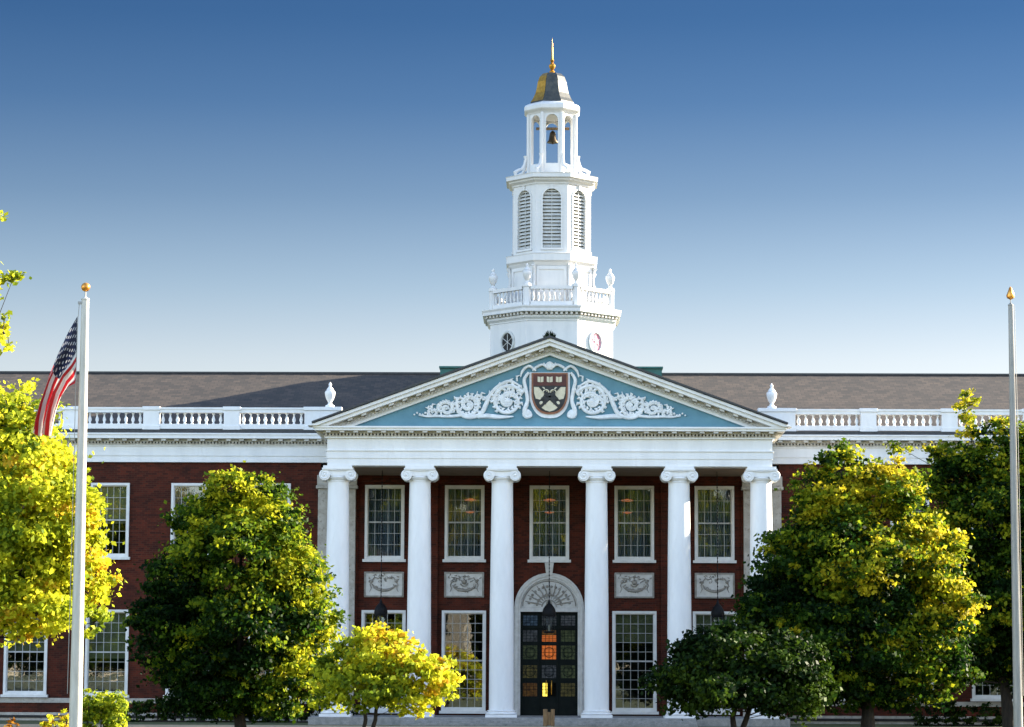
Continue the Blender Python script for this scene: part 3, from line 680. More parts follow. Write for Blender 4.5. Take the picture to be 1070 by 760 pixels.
for k in range(8):
    m.x = face_xf(k, 2.60)
    for i in range(11): xx = -1.02 + 2.04 * i / 10; m.box(xx - .05, xx + .05, -.17, .01, 16.36, 16.457)
m.x = None; m.build('tower_dentils', 'shade_paint', lib)
for k, mt, lab in ((1, 'pink_glass', 'oval window with rose coloured glass'), (7, 'dark_room', None)):
    m = MB(); m.x = face_xf(k, 2.53)
    def ell(a, b, n=24): return [(a * math.cos(2 * math.pi * i / n), b * math.sin(2 * math.pi * i / n)) for i in range(n)]
    pts = [(x, -.03, 15.32 + z) for x, z in ell(.36, .42)]; m.tube(pts + pts[:2], .055, 6); o = m.build('oval_window', 'louvre' if k == 7 else 'tower_paint', lib, smooth=True, label=lab)
    m = MB(); m.x = face_xf(k, 2.53); m.prism([(x, 15.32 + z) for x, z in ell(.34, .40)], -.02, .0); m.build('pane', mt, o)
    m = MB(); m.x = face_xf(k, 2.53)
    for a in (0, 60, 120): m.box(-.01, .01, -.035, -.022, 15.0, 15.64) if a == 0 else m.tube([(-.30 * math.cos(R(a - 90)), -.03, 15.32 - .34 * math.sin(R(a - 90))), (.30 * math.cos(R(a - 90)), -.03, 15.32 + .34 * math.sin(R(a - 90)))], .012, 4)
    m.build('glazing_bars', 'frame', o)
# tower balustrade
bl = MB(); bl.lathe([(.05, 16.92), (.025, 16.96), (.06, 17.10), (.03, 17.28), (.03, 17.36), (.05, 17.42)], 8); tb = bl.mesh('baluster', 'tower_paint', True)
for k in range(8):
    m = MB(); m.x = face_xf(k, 2.48); hw = .86
    m.box(-hw, hw, -.09, .09, 16.76, 16.92); m.box(-hw, hw, -.11, .11, 17.42, 17.56)
    vis = k in (0, 1, 7)
    if not vis:
        for i in range(8): xx = -hw + 2 * hw * (i + .5) / 8; m.lathe([(.05, 16.92), (.06, 17.10), (.03, 17.3), (.05, 17.42)], 6, (xx, 0))
    bo = m.build('tower_balustrade', 'tower_paint', lib)
    if vis:
        xf = face_xf(k, 2.48)
        for i in range(8):
            p = xf((-hw + 2 * hw * (i + .5) / 8, 0, 0)); link('baluster', tb, bo, (p[0], p[1], 0))
    m = MB(); a = R(45 * k + 22.5); cx, cy = TX + 2.62 * math.sin(a), TY - 2.62 * math.cos(a)
    m.lathe([(.17, 16.75), (.17, 17.5), (.2, 17.52), (.2, 17.6)], 8, (cx, cy), R(22.5)); m.build('tower_pier', 'tower_paint', lib)
# drum
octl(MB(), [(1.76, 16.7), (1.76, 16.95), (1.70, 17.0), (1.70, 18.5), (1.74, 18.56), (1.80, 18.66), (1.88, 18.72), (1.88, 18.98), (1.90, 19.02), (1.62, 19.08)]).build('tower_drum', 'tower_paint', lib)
m = MB()
for k in range(8):
    m.x = face_xf(k, 1.70); m.grid_wall(-.62, .62, 17.05, 18.5, -.04, .0, [(-.5, .5, 17.2, 18.36)])
m.x = None; m.build('drum_panels', 'tower_paint', lib)
for k in range(8):   # scrolled brackets at the corners of the drum
    m = MB(); a = R(45 * k + 22.5); ux, uy = math.sin(a), -math.cos(a)
    m.tube([(TX + ux * r_, TY + uy * r_, z) for r_, z in ((1.84, 17.0), (1.98, 17.2), (1.96, 17.5), (1.86, 17.9), (1.86, 18.3), (1.96, 18.55))], [.09, .11, .08, .06, .06, .09], 7)
    m.build('corner_bracket', 'tower_paint', lib, smooth=True)
# belfry with louvred arches
belf = MB()
for k in range(8):
    belf.x = face_xf(k, 1.60); belf.arch_panel(.663, 19.05, 22.0, .375, 19.28, 21.38, .16)
belf.x = None; belf.build('belfry', 'tower_paint', lib)
trim = MB()
for k in range(8):
    trim.x = face_xf(k, 1.62); trim.arch_ring(.375, .44, 19.28, 21.38, -.015, .018, 12); trim.box(-.46, .46, -.05, .02, 19.19, 19.278); trim.box(-.06, .06, -.05, .02, 21.74, 21.93)
    a = R(45 * k + 22.5)
trim.x = None; trim.build('arch_trim', 'tower_paint', lib)
for k in range(8):
    lo = MB(); lo.x = face_xf(k, 1.60)
    n = 17
    for i in range(n):
        z = 19.32 + i * .146; hw = .375 if z < 21.38 else math.sqrt(max(.002, .375 ** 2 - (z - 21.38) ** 2))
        lo.add([(-hw, .05, z), (hw, .05, z), (hw, .15, z + .10), (-hw, .15, z + .10), (-hw, .05, z + .025), (hw, .05, z + .025), (hw, .15, z + .125), (-hw, .15, z + .125)],
               [(0, 1, 2, 3), (7, 6, 5, 4), (0, 4, 5, 1), (2, 6, 7, 3), (0, 3, 7, 4), (1, 5, 6, 2)])
    lo.box(-.012, .012, .04, .052, 19.28, 21.74)
    lo.build('louvre', 'louvre', lib)
octl(MB(), [(1.38, 19.1), (1.38, 22.0)]).build('belfry_core', 'leaded', lib)
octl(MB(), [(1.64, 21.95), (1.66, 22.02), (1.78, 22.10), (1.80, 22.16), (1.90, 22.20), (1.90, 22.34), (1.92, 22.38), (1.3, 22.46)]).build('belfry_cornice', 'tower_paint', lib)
# lantern
la = MB()
for k in range(8):
    la.x = face_xf(k, .98); la.arch_panel(.406, 22.4, 25.16, .25, 22.95, 24.78, .13)
la.x = None
la.build('lantern_stage', 'tower_paint', lib)
la = MB(); 
for k in range(8):
    a = R(45 * k + 22.5); ux, uy = math.sin(a), -math.cos(a)
    la.tube([(TX + ux * r_, TY + uy * r_, z) for r_, z in ((1.62, 22.44), (1.66, 22.62), (1.5, 22.72), (1.34, 22.78), (1.24, 22.95), (1.18, 23.2), (1.2, 23.34))], [.07, .09, .07, .07, .07, .06, .08], 7)
    la.lathe([(.075, 22.45), (.075, 25.1)], 8, (TX + ux * 1.07, TY + uy * 1.07))
la.build('scroll_buttresses', 'tower_paint', lib, smooth=True)
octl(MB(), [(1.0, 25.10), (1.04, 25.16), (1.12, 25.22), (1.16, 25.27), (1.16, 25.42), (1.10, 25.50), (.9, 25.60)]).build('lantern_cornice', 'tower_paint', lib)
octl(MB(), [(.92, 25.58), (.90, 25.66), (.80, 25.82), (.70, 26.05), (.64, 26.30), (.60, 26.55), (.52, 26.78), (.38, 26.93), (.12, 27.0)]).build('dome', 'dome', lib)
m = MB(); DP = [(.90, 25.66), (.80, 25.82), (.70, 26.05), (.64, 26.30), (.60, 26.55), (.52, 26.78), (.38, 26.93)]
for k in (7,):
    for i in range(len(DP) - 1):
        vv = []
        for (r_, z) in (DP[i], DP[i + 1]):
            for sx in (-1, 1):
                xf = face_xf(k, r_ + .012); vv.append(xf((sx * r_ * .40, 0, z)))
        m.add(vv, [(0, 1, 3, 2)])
m.build('glint_facet', 'gold', lib)  # gold shell standing in for warm reflected light on one dome facet
octl(MB(), [(.05, 22.39), (1.2, 22.40), (1.2, 22.47), (.05, 22.475)]).build('lantern_floor', 'tower_paint', lib)
MB().lathe([(.10, 26.98), (.12, 27.06), (.06, 27.12), (.13, 27.24), (.14, 27.32), (.05, 27.44), (.09, 27.52), (.04, 27.6), (.035, 28.0), (.02, 28.3), (.004, 28.5)], 12, (TX, TY)).build('finial', 'gold', lib, smooth=True)

# bell hanging in the lantern
b = empty('bell', (TX + .03, TY, 24.0)); tag(b, 'small dark bronze bell hanging in the open lantern of the tower', 'bell')
MB().lathe([(.24, 0), (.235, .03), (.17, .12), (.14, .3), (.12, .42), (.05, .5), (.02, .52)], 16).build('bell_body', 'bronze', b, smooth=True)
MB().tube([(-.7, 0, .60), (.7, 0, .60)], .06, 6).build('yoke', 'post', b)
MB().tube([(0, 0, .2), (0, 0, -.06)], [.012, .04], 6).build('clapper', 'bronze', b)

# urns ----------------------------------------------------------------
def urn_parts(root, sc, mat):
    base = MB().lathe([(.19 * sc, 0), (.19 * sc, .07 * sc), (.10 * sc, .12 * sc), (.07 * sc, .2 * sc), (.10 * sc, .24 * sc)], 14).build('foot', mat, root, smooth=True)
    MB().lathe([(.09 * sc, .24 * sc), (.15 * sc, .32 * sc), (.205 * sc, .5 * sc), (.22 * sc, .62 * sc), (.19 * sc, .68 * sc), (.12 * sc, .71 * sc)], 16).build('urn_body', mat, root, smooth=True)
    MB().lathe([(.15 * sc, .71 * sc), (.14 * sc, .76 * sc), (.07 * sc, .84 * sc), (.05 * sc, .88 * sc), (.07 * sc, .94 * sc), (.05 * sc, .99 * sc), (.012 * sc, 1.05 * sc)], 14).build('urn_lid', mat, root, smooth=True)
u = empty('urn', (-8.38, 4.95, 11.88)); urn_parts(u, .92, 'paint')
tag(u, 'white urn on the roof parapet left of the blue pediment', 'urn', 'urns on the roof parapet')
u2 = copy_tree(u); u2.location = (8.45, 4.95, 11.88); tag(u2, 'white urn on the roof parapet right of the blue pediment')
tlabs = {0: 'white urn on the front right corner of the tower balustrade', 7: 'white urn on the front left corner of the tower balustrade', 1: 'white urn on the far right corner of the tower balustrade', 6: 'white urn on the far left corner of the tower balustrade'}
tu = None
for k in (0, 7, 1, 6):
    a = R(45 * k + 22.5); cx, cy = TX + 2.62 * math.sin(a), TY - 2.62 * math.cos(a)
    if tu is None: tu = empty('urn', (cx, cy, 17.6)); urn_parts(tu, .86, 'tower_paint'); o = tu
    else: o = copy_tree(tu); o.location = (cx, cy, 17.6)
    tag(o, tlabs[k], 'urn', 'urns on the tower balustrade')

# hanging lanterns ----------------------------------------------------
def lantern():
    r = empty('hanging_lantern', (0, 2.0, 3.3))
    tag(r, 'x', 'lantern', 'lanterns hanging in the porch')
    m = MB(); m.lathe([(.17, 0), (.2, .03), (.2, .07)], 8)
    for i in range(8):
        a = R(45 * i); m.tube([(.19 * math.cos(a), .19 * math.sin(a), .05), (.22 * math.cos(a), .22 * math.sin(a), .62)], .012, 5)
    m.lathe([(.225, .6), (.235, .64), (.225, .66)], 8); m.build('frame', 'black', r)
    MB().lathe([(.165, .07), (.19, .6)], 8).build('glass', 'glass', r)
    m = MB(); m.lathe([(.24, .66), (.25, .74), (.22, .88), (.14, 1.0), (.06, 1.08), (.03, 1.2)], 14); m.build('cap', 'black', r, smooth=True)
    m = MB(); z = 1.2
    m.tube([(0, 0, 1.2), (0, 0, 5.94)], .013, 5)
    while z < 5.8: m.ball((0, 0, z), .026, 5, 4, (1, 1, 1.6)); z += .13
    m.build('chain', 'black', r)
    m = MB(); m.lathe([(.03, .07), (.03, .25), (.015, .3)], 6); m.build('candle', 'cream', r)
    return r
l0 = lantern(); tag(l0, 'black iron lantern hanging on a chain in front of the arched door')
l1 = copy_tree(l0); l1.location = (-6.17, 2.0, 3.3); tag(l1, 'black iron lantern hanging in the left bay of the porch')
l2 = copy_tree(l0); l2.location = (6.17, 2.0, 3.3); tag(l2, 'black iron lantern hanging in the right bay of the porch')

# lit chandeliers inside the upper rooms
def chand():
    r = empty('chandelier', (0, 6.6, 7.6))
    m = MB(); m.lathe([(.05, .5), (.23, .46), (.24, .42), (.06, .40)], 12); m.lathe([(.04, .02), (.17, 0), (.18, -.04), (.05, -.07)], 12); m.build('shades', 'lamp_glow', r, smooth=True)
    m = MB(); m.tube([(0, 0, -.03), (0, 0, 1.70)], .015, 5); m.build('rod', 'black', r); tag(r, 'x', 'lamp', 'lit lamps behind the upper porch windows'); return r
ch = chand(); ch.location = (-3.05, 6.6, 8.03); tag(ch, 'warm lit chandelier behind the second upper porch window from the left')
c2 = copy_tree(ch); c2.location = (0, 6.6, 8.03); tag(c2, 'warm lit chandelier behind the upper window over the arched door')
c3 = copy_tree(ch); c3.location = (3.0, 6.6, 8.03); tag(c3, 'warm lit chandelier behind the fourth upper porch window from the left')
# ------------------------------------------------------------ small post in front of the door
p = empty('wooden_post', (0, -3.0, 0)); tag(p, 'short brown wooden post standing in front of the arched door', 'post')
m = MB(); m.box(-.20, -.05, -.1, .1, 0, .60); m.box(.07, .20, -.1, .1, 0, .60); m.build('upright', 'post', p, bevel=.01)
m = MB(); m.box(-.05, .07, -.08, .08, .04, .50); m.build('board', 'post', p, bevel=.01)

# ------------------------------------------------------------ flagpoles
def pole(loc, H, r0, r1, mat, lab):
    o = empty('flagpole', loc); tag(o, lab, 'flagpole', 'flagpoles before the library')
    prof = [(r0 * 1.0 + (r1 - r0) * (t / 20) ** 1.15, H * t / 20) for t in range(21)]
    MB().lathe(prof, 24).build('pole', mat, o, smooth=True)
    MB().lathe([(r0 * 2.0, 0), (r0 * 2.0, .06), (r0 * 1.5, .12), (r0 * 1.3, .3), (r0, .34)], 24).build('base_collar', mat, o, smooth=True)
    MB().lathe([(r1 * 1.15, H), (r1 * 1.15, H + .03), (r1 * .5, H + .06), (.02, H + .08)], 16).build('truck', mat, o, smooth=True)
    return o
pl = pole((-10.70, -35, 0), 10.30, .150, .085, 'pole', 'tall white flagpole flying a flag, left of the portico')
MB().ball((0, 0, 10.60), .105, 14, 10).build('ball_finial', 'copper_ball', pl, smooth=True)
MB().tube([(0, 0, 10.36), (0, 0, 10.52)], .015, 6).build('spindle', 'pole_grey', pl)
m = MB(); m.tube([(-.13, -.03, 10.24), (-.16, -.03, 9.8), (-.17, -.03, 8.2), (-.17, -.05, 5.0), (-.19, -.05, 1.3)], .008, 5); m.box(-.16, -.07, -.05, .01, 10.2, 10.26); m.build('halyard', 'pole_grey', pl)
pr = pole((11.79, -28, 0), 11.20, .120, .062, 'pole_grey', 'tall bare grey flagpole at the right edge')
MB().lathe([(.02, 11.36), (.09, 11.40), (.11, 11.46), (.06, 11.58), (.035, 11.66), (.003, 11.70)], 12).build('acorn_finial', 'copper_ball', pr, smooth=True)
MB().tube([(0, 0, 11.26), (0, 0, 11.40)], .012, 6).build('spindle', 'pole_grey', pr)
m = MB(); m.tube([(.09, -.03, 11.2), (.12, -.03, 8.0), (.13, -.05, 1.3)], .008, 5); m.build('halyard', 'pole_grey', pr)

# flag: cloth hanging off its hoist in folds, stripes and canton by UV
def flag_mat():
    m, n, b = new_mat('flag_cloth')
    uv = N(n, 'ShaderNodeTexCoord'); sp = N(n, 'ShaderNodeSeparateXYZ'); n.links.new(uv.outputs['UV'], sp.inputs[0])
    def M_(op, a, b_=None, c_=None):
        x = N(n, 'ShaderNodeMath', operation=op)
        for i, v in enumerate((a, b_, c_)):
            if v is None: continue
            if hasattr(v, 'is_linked'): n.links.new(v, x.inputs[i])
            else: x.inputs[i].default_value = v
        return x.outputs[0]
    U, V = sp.outputs[0], sp.outputs[1]          # V = 0 top of hoist, 1 bottom
    k = M_('FLOOR', M_('MULTIPLY', V, 13.0)); odd = M_('MODULO', k, 2.0)
    base = mixc(n, odd, (.42, .010, .016), (.62, .60, .58))
    cant = M_('MULTIPLY', M_('LESS_THAN', U, .42), M_('LESS_THAN', V, 7 / 13))
    us = M_('MULTIPLY', U, 6 / .42); vsn = M_('MULTIPLY', V, 9 / (7 / 13))
    rowi = M_('FLOOR', vsn); ushift = M_('ADD', us, M_('MULTIPLY', M_('MODULO', rowi, 2.0), .5))
    du = M_('SUBTRACT', M_('FRACT', ushift), .5); dv = M_('SUBTRACT', M_('FRACT', vsn), .5)
    d2 = M_('ADD', M_('MULTIPLY', du, du), M_('MULTIPLY', dv, dv)); star = M_('LESS_THAN', d2, .055)
    cc = mixc(n, star, (.004, .007, .030), (.40, .40, .42))
    c = mixc(n, cant, base, cc); n.links.new(c, b.inputs['Base Color']); b.inputs['Roughness'].default_value = .75
    tr = N(n, 'ShaderNodeBsdfTranslucent'); n.links.new(c, tr.inputs[0]); mx = N(n, 'ShaderNodeMixShader'); mx.inputs[0].default_value = .25
    n.links.new(b.outputs[0], mx.inputs[1]); n.links.new(tr.outputs[0], mx.inputs[2]); n.links.new(mx.outputs[0], n.nodes['Material Output'].inputs[0]); return m
W['flag'] = flag_mat()
def interp(P, t):
    k = min(int(t * (len(P) - 1)), len(P) - 2); f_ = t * (len(P) - 1) - k; f_ = f_ * f_ * (3 - 2 * f_) * .5 + f_ * .5
    return tuple(P[k][i] * (1 - f_) + P[k + 1][i] * f_ for i in range(2))
top = [(-.17, 9.92), (-.42, 9.48), (-.63, 9.05), (-.82, 8.55), (-.98, 8.02), (-1.08, 7.60), (-1.12, 7.28)]
bot = [(-.17, 8.42), (-.20, 8.36), (-.34, 8.28), (-.50, 8.02), (-.58, 7.76), (-.62, 7.52), (-.66, 7.26)]
nu, nv = 72, 40; vs_ = []; uvs = []
for i in range(nu + 1):
    u_ = i / nu; a = interp(top, u_); b_ = interp(bot, u_)
    for j in range(nv + 1):
        v_ = j / nv; amp = .02 + .15 * u_ ** .6
        ph = v_ * 15 + u_ * 2.2
        x = a[0] * (1 - v_) + b_[0] * v_ + .30 * amp * math.sin(ph) * min(1, u_ * 3)
        z = a[1] * (1 - v_) + b_[1] * v_ - .10 * math.sin(math.pi * v_) * u_ + .04 * math.sin(ph * .7 + 1) * u_
        y = amp * math.cos(ph) * min(1, u_ * 4) + .05 * math.sin(u_ * 7) * u_ - .02
        vs_.append((x, y, z)); uvs.append((u_, v_))
me = bpy.data.meshes.new('flag'); me.from_pydata(vs_, [], [(i * (nv + 1) + j, (i + 1) * (nv + 1) + j, (i + 1) * (nv + 1) + j + 1, i * (nv + 1) + j + 1) for i in range(nu) for j in range(nv)])
ul = me.uv_layers.new(name='UVMap')
for lp in me.loops: ul.data[lp.index].uv = uvs[lp.vertex_index]
for p_ in me.polygons: p_.use_smooth = True
me.materials.append(W['flag'])
fo = bpy.data.objects.new('flag', me); col.objects.link(fo); fo.location = (-10.70, -35, 0)
tag(fo, 'american flag with stars and red stripes hanging limp beside the left flagpole', 'flag')

# ------------------------------------------------------------ foliage
def leaves(name, blobs, mat, root, seed, leaf=.13, per=34, dens=5.5, tint=(.45, .3), sig=.2, org=(0, 0), fill=.55, top_tint=0.0):
    rng = np.random.default_rng(seed); BT = [b[6] if len(b) > 6 else 0 for b in blobs]; B = np.array([b[:6] for b in blobs], float); C = []; SZ = []; TT = []
    spurs = []
    for bi, b in enumerate(B):
        if min(b[3:6]) < .5: continue
        for _ in range(int(3 + 4 * min(b[3:6]))):
            d = rng.normal(size=3); d /= np.linalg.norm(d); d[2] = abs(d[2]) * .9 - .15; q = b[:3] + d * b[3:6] * rng.uniform(.95, 1.22); r_ = rng.uniform(.16, .36) * min(1.2, b[3:6].mean())
            spurs.append((*q, r_ * 1.3, r_ * 1.3, r_)); BT.append(BT[bi] + rng.uniform(-.1, .2))
    if spurs: B = np.concatenate([B, np.array(spurs)])
    for bi, b in enumerate(B):
        area = 4 * np.pi * ((b[3] * b[4]) ** 1.6 + (b[3] * b[5]) ** 1.6 + (b[4] * b[5]) ** 1.6) ** (1 / 1.6) / 3 ** (1 / 1.6)
        n = max(7, int(area * dens)); d = rng.normal(size=(n, 3)); d /= np.linalg.norm(d, axis=1)[:, None]
        rr = 1 - fill * rng.random(n) ** 1.8; bumpy = 1 + .13 * np.sin(d[:, 0] * 5 + seed) * np.cos(d[:, 2] * 6 + b[0]) + rng.normal(size=n) * .11
        C.append(b[:3] + d * (rr * bumpy)[:, None] * b[3:6]); TT.append(np.full(n, BT[bi])); SZ.append(np.full(n, min(1, .35 + min(b[3:6]) * .65)))
    C = np.concatenate(C); SZ = np.concatenate(SZ); TT = np.concatenate(TT)
    keep = np.ones(len(C), bool)
    for b in B: keep &= ~((((C - b[:3]) / (b[3:6] * .55)) ** 2).sum(1) < 1)
    keep |= rng.random(len(C)) < .12
    C = C[keep]; SZ = SZ[keep]; TT = TT[keep]
    m = len(C); cn = (rng.integers(int(per * .4), int(per * 1.6), m) * SZ ** 2 + 7).astype(int); idx = np.repeat(np.arange(m), cn); n = len(idx)
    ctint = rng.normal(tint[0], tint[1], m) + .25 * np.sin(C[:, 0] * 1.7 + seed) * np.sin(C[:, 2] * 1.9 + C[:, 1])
    ctint += TT + top_tint * ((C[:, 2] - C[:, 2].min()) / (np.ptp(C[:, 2]) + 1e-6) - .5)  # puts sun on tops and sides, shade low down, into leaf tint
    csz = sig * rng.uniform(.6, 1.4, m) * SZ
    P = C[idx] + rng.normal(size=(n, 3)) * csz[idx][:, None] * np.array([1, 1, .55])
    P[:, 2] = np.maximum(P[:, 2], .03)
    cen = B[:, :3].mean(0); out = P - cen; out /= np.linalg.norm(out, axis=1)[:, None] + 1e-6
    nr = rng.normal(size=(n, 3)) * .8 + out * .55 + np.array([0, 0, .35]); nr /= np.linalg.norm(nr, axis=1)[:, None]
    a = np.cross(nr, rng.normal(size=(n, 3))); a /= np.linalg.norm(a, axis=1)[:, None]; b2 = np.cross(nr, a)
    L = leaf * rng.uniform(.5, 1.45, n)[:, None]; Wd = L * .36
    V = np.empty((n, 4, 3)); V[:, 0] = P - a * L * .5; V[:, 1] = P + b2 * Wd - nr * L * .06; V[:, 2] = P + a * L * .5; V[:, 3] = P - b2 * Wd - nr * L * .06
    V[:, :, 0] -= org[0]; V[:, :, 1] -= org[1]
    me = bpy.data.meshes.new(name); me.vertices.add(4 * n); me.vertices.foreach_set('co', V.reshape(-1).astype(np.float32))
    me.loops.add(4 * n); me.loops.foreach_set('vertex_index', np.arange(4 * n, dtype=np.int32))
    me.polygons.add(n); me.polygons.foreach_set('loop_start', np.arange(0, 4 * n, 4, dtype=np.int32)); me.polygons.foreach_set('loop_total', np.full(n, 4, np.int32))
    me.update(calc_edges=True); me.validate()
    at = me.attributes.new('tint', 'FLOAT', 'FACE'); tv = np.clip(ctint[idx] + rng.normal(size=n) * .10, 0, 1).astype(np.float32)
    if len(me.polygons) == n: at.data.foreach_set('value', tv)
    me.materials.append(W[mat]); link(name, me, root); return C
def trunk(root, org, blobs, C, r0, h0, seed, stems=1, lean=(0, 0), twigs=60):
    rng = random.Random(seed); tr = MB(); br = MB(); B = sorted(blobs, key=lambda b: b[2])
    top = max(b[2] for b in blobs)
    for s_ in range(stems):
        dx = (s_ - (stems - 1) / 2) * r0 * 2.4; pts = []; rad = []
        mid = [sum(b[i] for b in blobs) / len(blobs) for i in (0, 1)]
        for i in range(9):
            t = i / 8; z = t * top * .8
            pts.append((dx * (1 + 2 * t) + (mid[0] - org[0]) * t * .7 + rng.uniform(-.05, .05), (mid[1] - org[1]) * t * .7 + rng.uniform(-.05, .05), z)); rad.append(r0 * (1.25 if i == 0 else 1) * (1 - .8 * t))
        tr.tube(pts, rad, 9)
    def at(z):
        i = min(7, max(0, int(z / (top * .8) * 8))); f_ = z / (top * .8) * 8 - i; return [pts[i][k] * (1 - f_) + pts[i + 1][k] * f_ for k in range(3)]
    for b in blobs:
        z = max(h0, min(top * .75, b[2] - b[5] * 1.1)); p = at(z); q = (b[0] - org[0], b[1] - org[1], b[2])
        m1 = [(p[k] * .45 + q[k] * .55) + rng.uniform(-.12, .12) for k in range(3)]; m1[2] -= .15
        ks = min(1, .18 + min(b[3:6]) * .8); br.tube([p, m1, q], [r0 * .38 * ks ** 1.5, r0 * .24 * ks ** 1.5, r0 * .08 * ks], 6)
        near = sorted(range(len(C)), key=lambda i: sum((C[i][k] - b[k]) ** 2 for k in range(3)))
        lim = (1.25 * max(b[3:6])) ** 2; near = [i for i in near if sum((C[i][k] - b[k]) ** 2 for k in range(3)) < lim]
        for i in rng.sample(near, min(7, len(near))):
            c_ = C[i]; e_ = (c_[0] - org[0], c_[1] - org[1], c_[2]); m2 = [(q[k] + e_[k]) / 2 + rng.uniform(-.06, .06) for k in range(3)]
            br.tube([q, m2, e_], [r0 * .09, r0 * .06, .008], 4)
    tr.build('trunk', 'bark', root, smooth=True); br.build('branches', 'bark', root)
CA = [(-12.76, -32.0, 7.55, 1.03, 1.03, 1.03), (-14.35, -31.0, 6.93, 1.86, 1.86, 1.86), (-12.29, -33.0, 5.87, 1.35, 1.29, 1.24), (-11.59, -32.0, 5.14, 0.87, 0.89, 0.91), (-11.22, -31.7, 3.89, 0.69, 0.78, 0.87), (-12.66, -32.0, 4.1, 1.37, 1.37, 1.37), (-12.07, -32.6, 3.18, 1.13, 0.86, 0.59), (-13.81, -32.0, 4.1, 1.83, 1.77, 1.72), (-13.3, -32.0, 7.95, 0.38, 0.45, 0.5), (-14.5, -31.5, 8.4, 0.80, 1.0, 1.1), (-10.96, -32.0, 4.68, 0.41, 0.49, 0.57), (-11.93, -32.0, 6.63, 0.59, 0.64, 0.69), (-10.85, -32.0, 2.97, 0.37, 0.39, 0.41), (-13.24, -32.0, 9.98, 0.21, 0.38, 0.55), (-13.0, -32.0, 11.25, 0.3, 0.23, 0.16), (-13.5, -32.0, 11.03, 0.23, 0.37, 0.5), (-13.51, -32.0, 12.87, 0.16, 0.26, 0.37), (-13.67, -32.0, 11.97, 0.21, 0.39, 0.57), 
      (-16.2, -31.5, 5.5, 1.6, 1.6, 1.9), (-15.9, -31.2, 9.5, 1.3, 1.3, 1.6), (-15.6, -31.5, 11.6, 1.1, 1.1, 1.3)]
CB = [(-9.9, -14.2, .95, 1.9, 1.3, .60, -.3), (-8.3, -14.2, .9, 1.2, 1.2, .5, .1), (-9.85, -14.0, 7.39, 0.71, 0.74, 0.76, 0.25), (-8.94, -13.7, 7.42, 0.65, 0.62, 0.59, -0.15), (-10.63, -14.0, 6.41, 1.06, 0.97, 0.88, 0.15), (-8.65, -14.0, 6.33, 1.06, 1.04, 1.03, 0.18), (-9.61, -14.5, 5.37, 1.81, 1.56, 1.31, 0.0), (-11.27, -14.0, 4.5, 1.15, 1.21, 1.1, -0.3), (-8.1, -14.0, 4.81, 1.12, 1.18, 1.23, 0.15), (-11.83, -14.0, 3.19, 1.0, 1.12, 1.15, -0.4), (-9.47, -14.6, 3.18, 2.1, 1.85, 1.5, -0.15), (-7.57, -14.0, 3.2, 1.0, 1.16, 1.32, 0.3), (-10.92, -14.0, 1.88, 1.55, 1.32, 1.0, -0.35), (-8.29, -14.0, 1.75, 1.71, 1.26, 0.82, 0.2), (-9.78, -13.2, 6.46, 1.34, 1.19, 1.04)]
CC = [(-4.7, -22.0, 2.34, 1.01, 0.83, 0.66), (-5.7, -21.6, 1.85, 0.65, 0.7, 0.65, -0.2), (-3.64, -22.0, 1.69, 0.85, 0.74, 0.64, 0.1), (-2.9, -22.0, 1.59, 0.42, 0.44, 0.45), (-4.92, -22.5, 1.5, 1.18, 0.91, 0.63, -0.2), (-3.77, -22.0, 1.03, 0.9, 0.64, 0.37), (-6.0, -21.6, 1.25, 0.45, 0.5, 0.5, -0.35), (-4.44, -22.0, 2.68, 0.58, 0.48, 0.37)]
CD = [(5.59, -16.0, 2.37, 1.58, 1.19, 0.8), (4.23, -16.0, 1.81, 0.97, 0.96, 0.95), (7.02, -16.0, 2.1, 1.0, 0.96, 0.92), (5.08, -16.0, 2.74, 1.03, 0.74, 0.46), (7.72, -16.0, 1.35, 0.63, 0.66, 0.69), (5.55, -16.55, 1.39, 1.88, 1.28, 0.68), (4.17, -16.0, 1.33, 0.86, 0.72, 0.57), (7.6, -16, 1.5, 0.75, 0.8, 0.65), (7.0, -16.2, 1.0, 0.9, 0.9, 0.45)]
CE = [(9.2, -12.4, 1.25, 1.8, 1.3, .5, -.15), (11.2, -12.2, 1.2, 1.3, 1.1, .5, .05), (9.16, -12.0, 8.21, 0.84, 0.81, 0.78, 0.1), (10.6, -11.7, 7.54, 1.21, 1.09, 0.97, 0.3), (8.85, -12.0, 6.76, 1.2, 1.21, 1.1, 0.12), (7.63, -12.0, 5.25, 1.14, 1.21, 1.27, -0.2), (9.57, -12.6, 4.94, 1.94, 1.75, 1.56, 0.1), (11.74, -12.0, 5.57, 1.27, 1.27, 1.27, 0.35), (7.14, -12.0, 3.76, 1.21, 1.24, 1.27, -0.25), (9.08, -12.8, 2.86, 2.15, 1.82, 1.49, -0.1), (11.41, -12.0, 2.88, 1.57, 1.48, 1.39, 0.2), (12.32, -12.0, 4.08, 0.96, 1.05, 1.14, 0.3), (10.5, -12.0, 1.75, 1.75, 1.21, 0.66, 0.15), (12.73, -12.0, 1.85, 0.78, 0.69, 0.6, 0.25), (8.11, -12.0, 1.68, 1.36, 1.05, 0.75), (8.07, -12.0, 7.72, 0.3, 0.42, 0.54)]
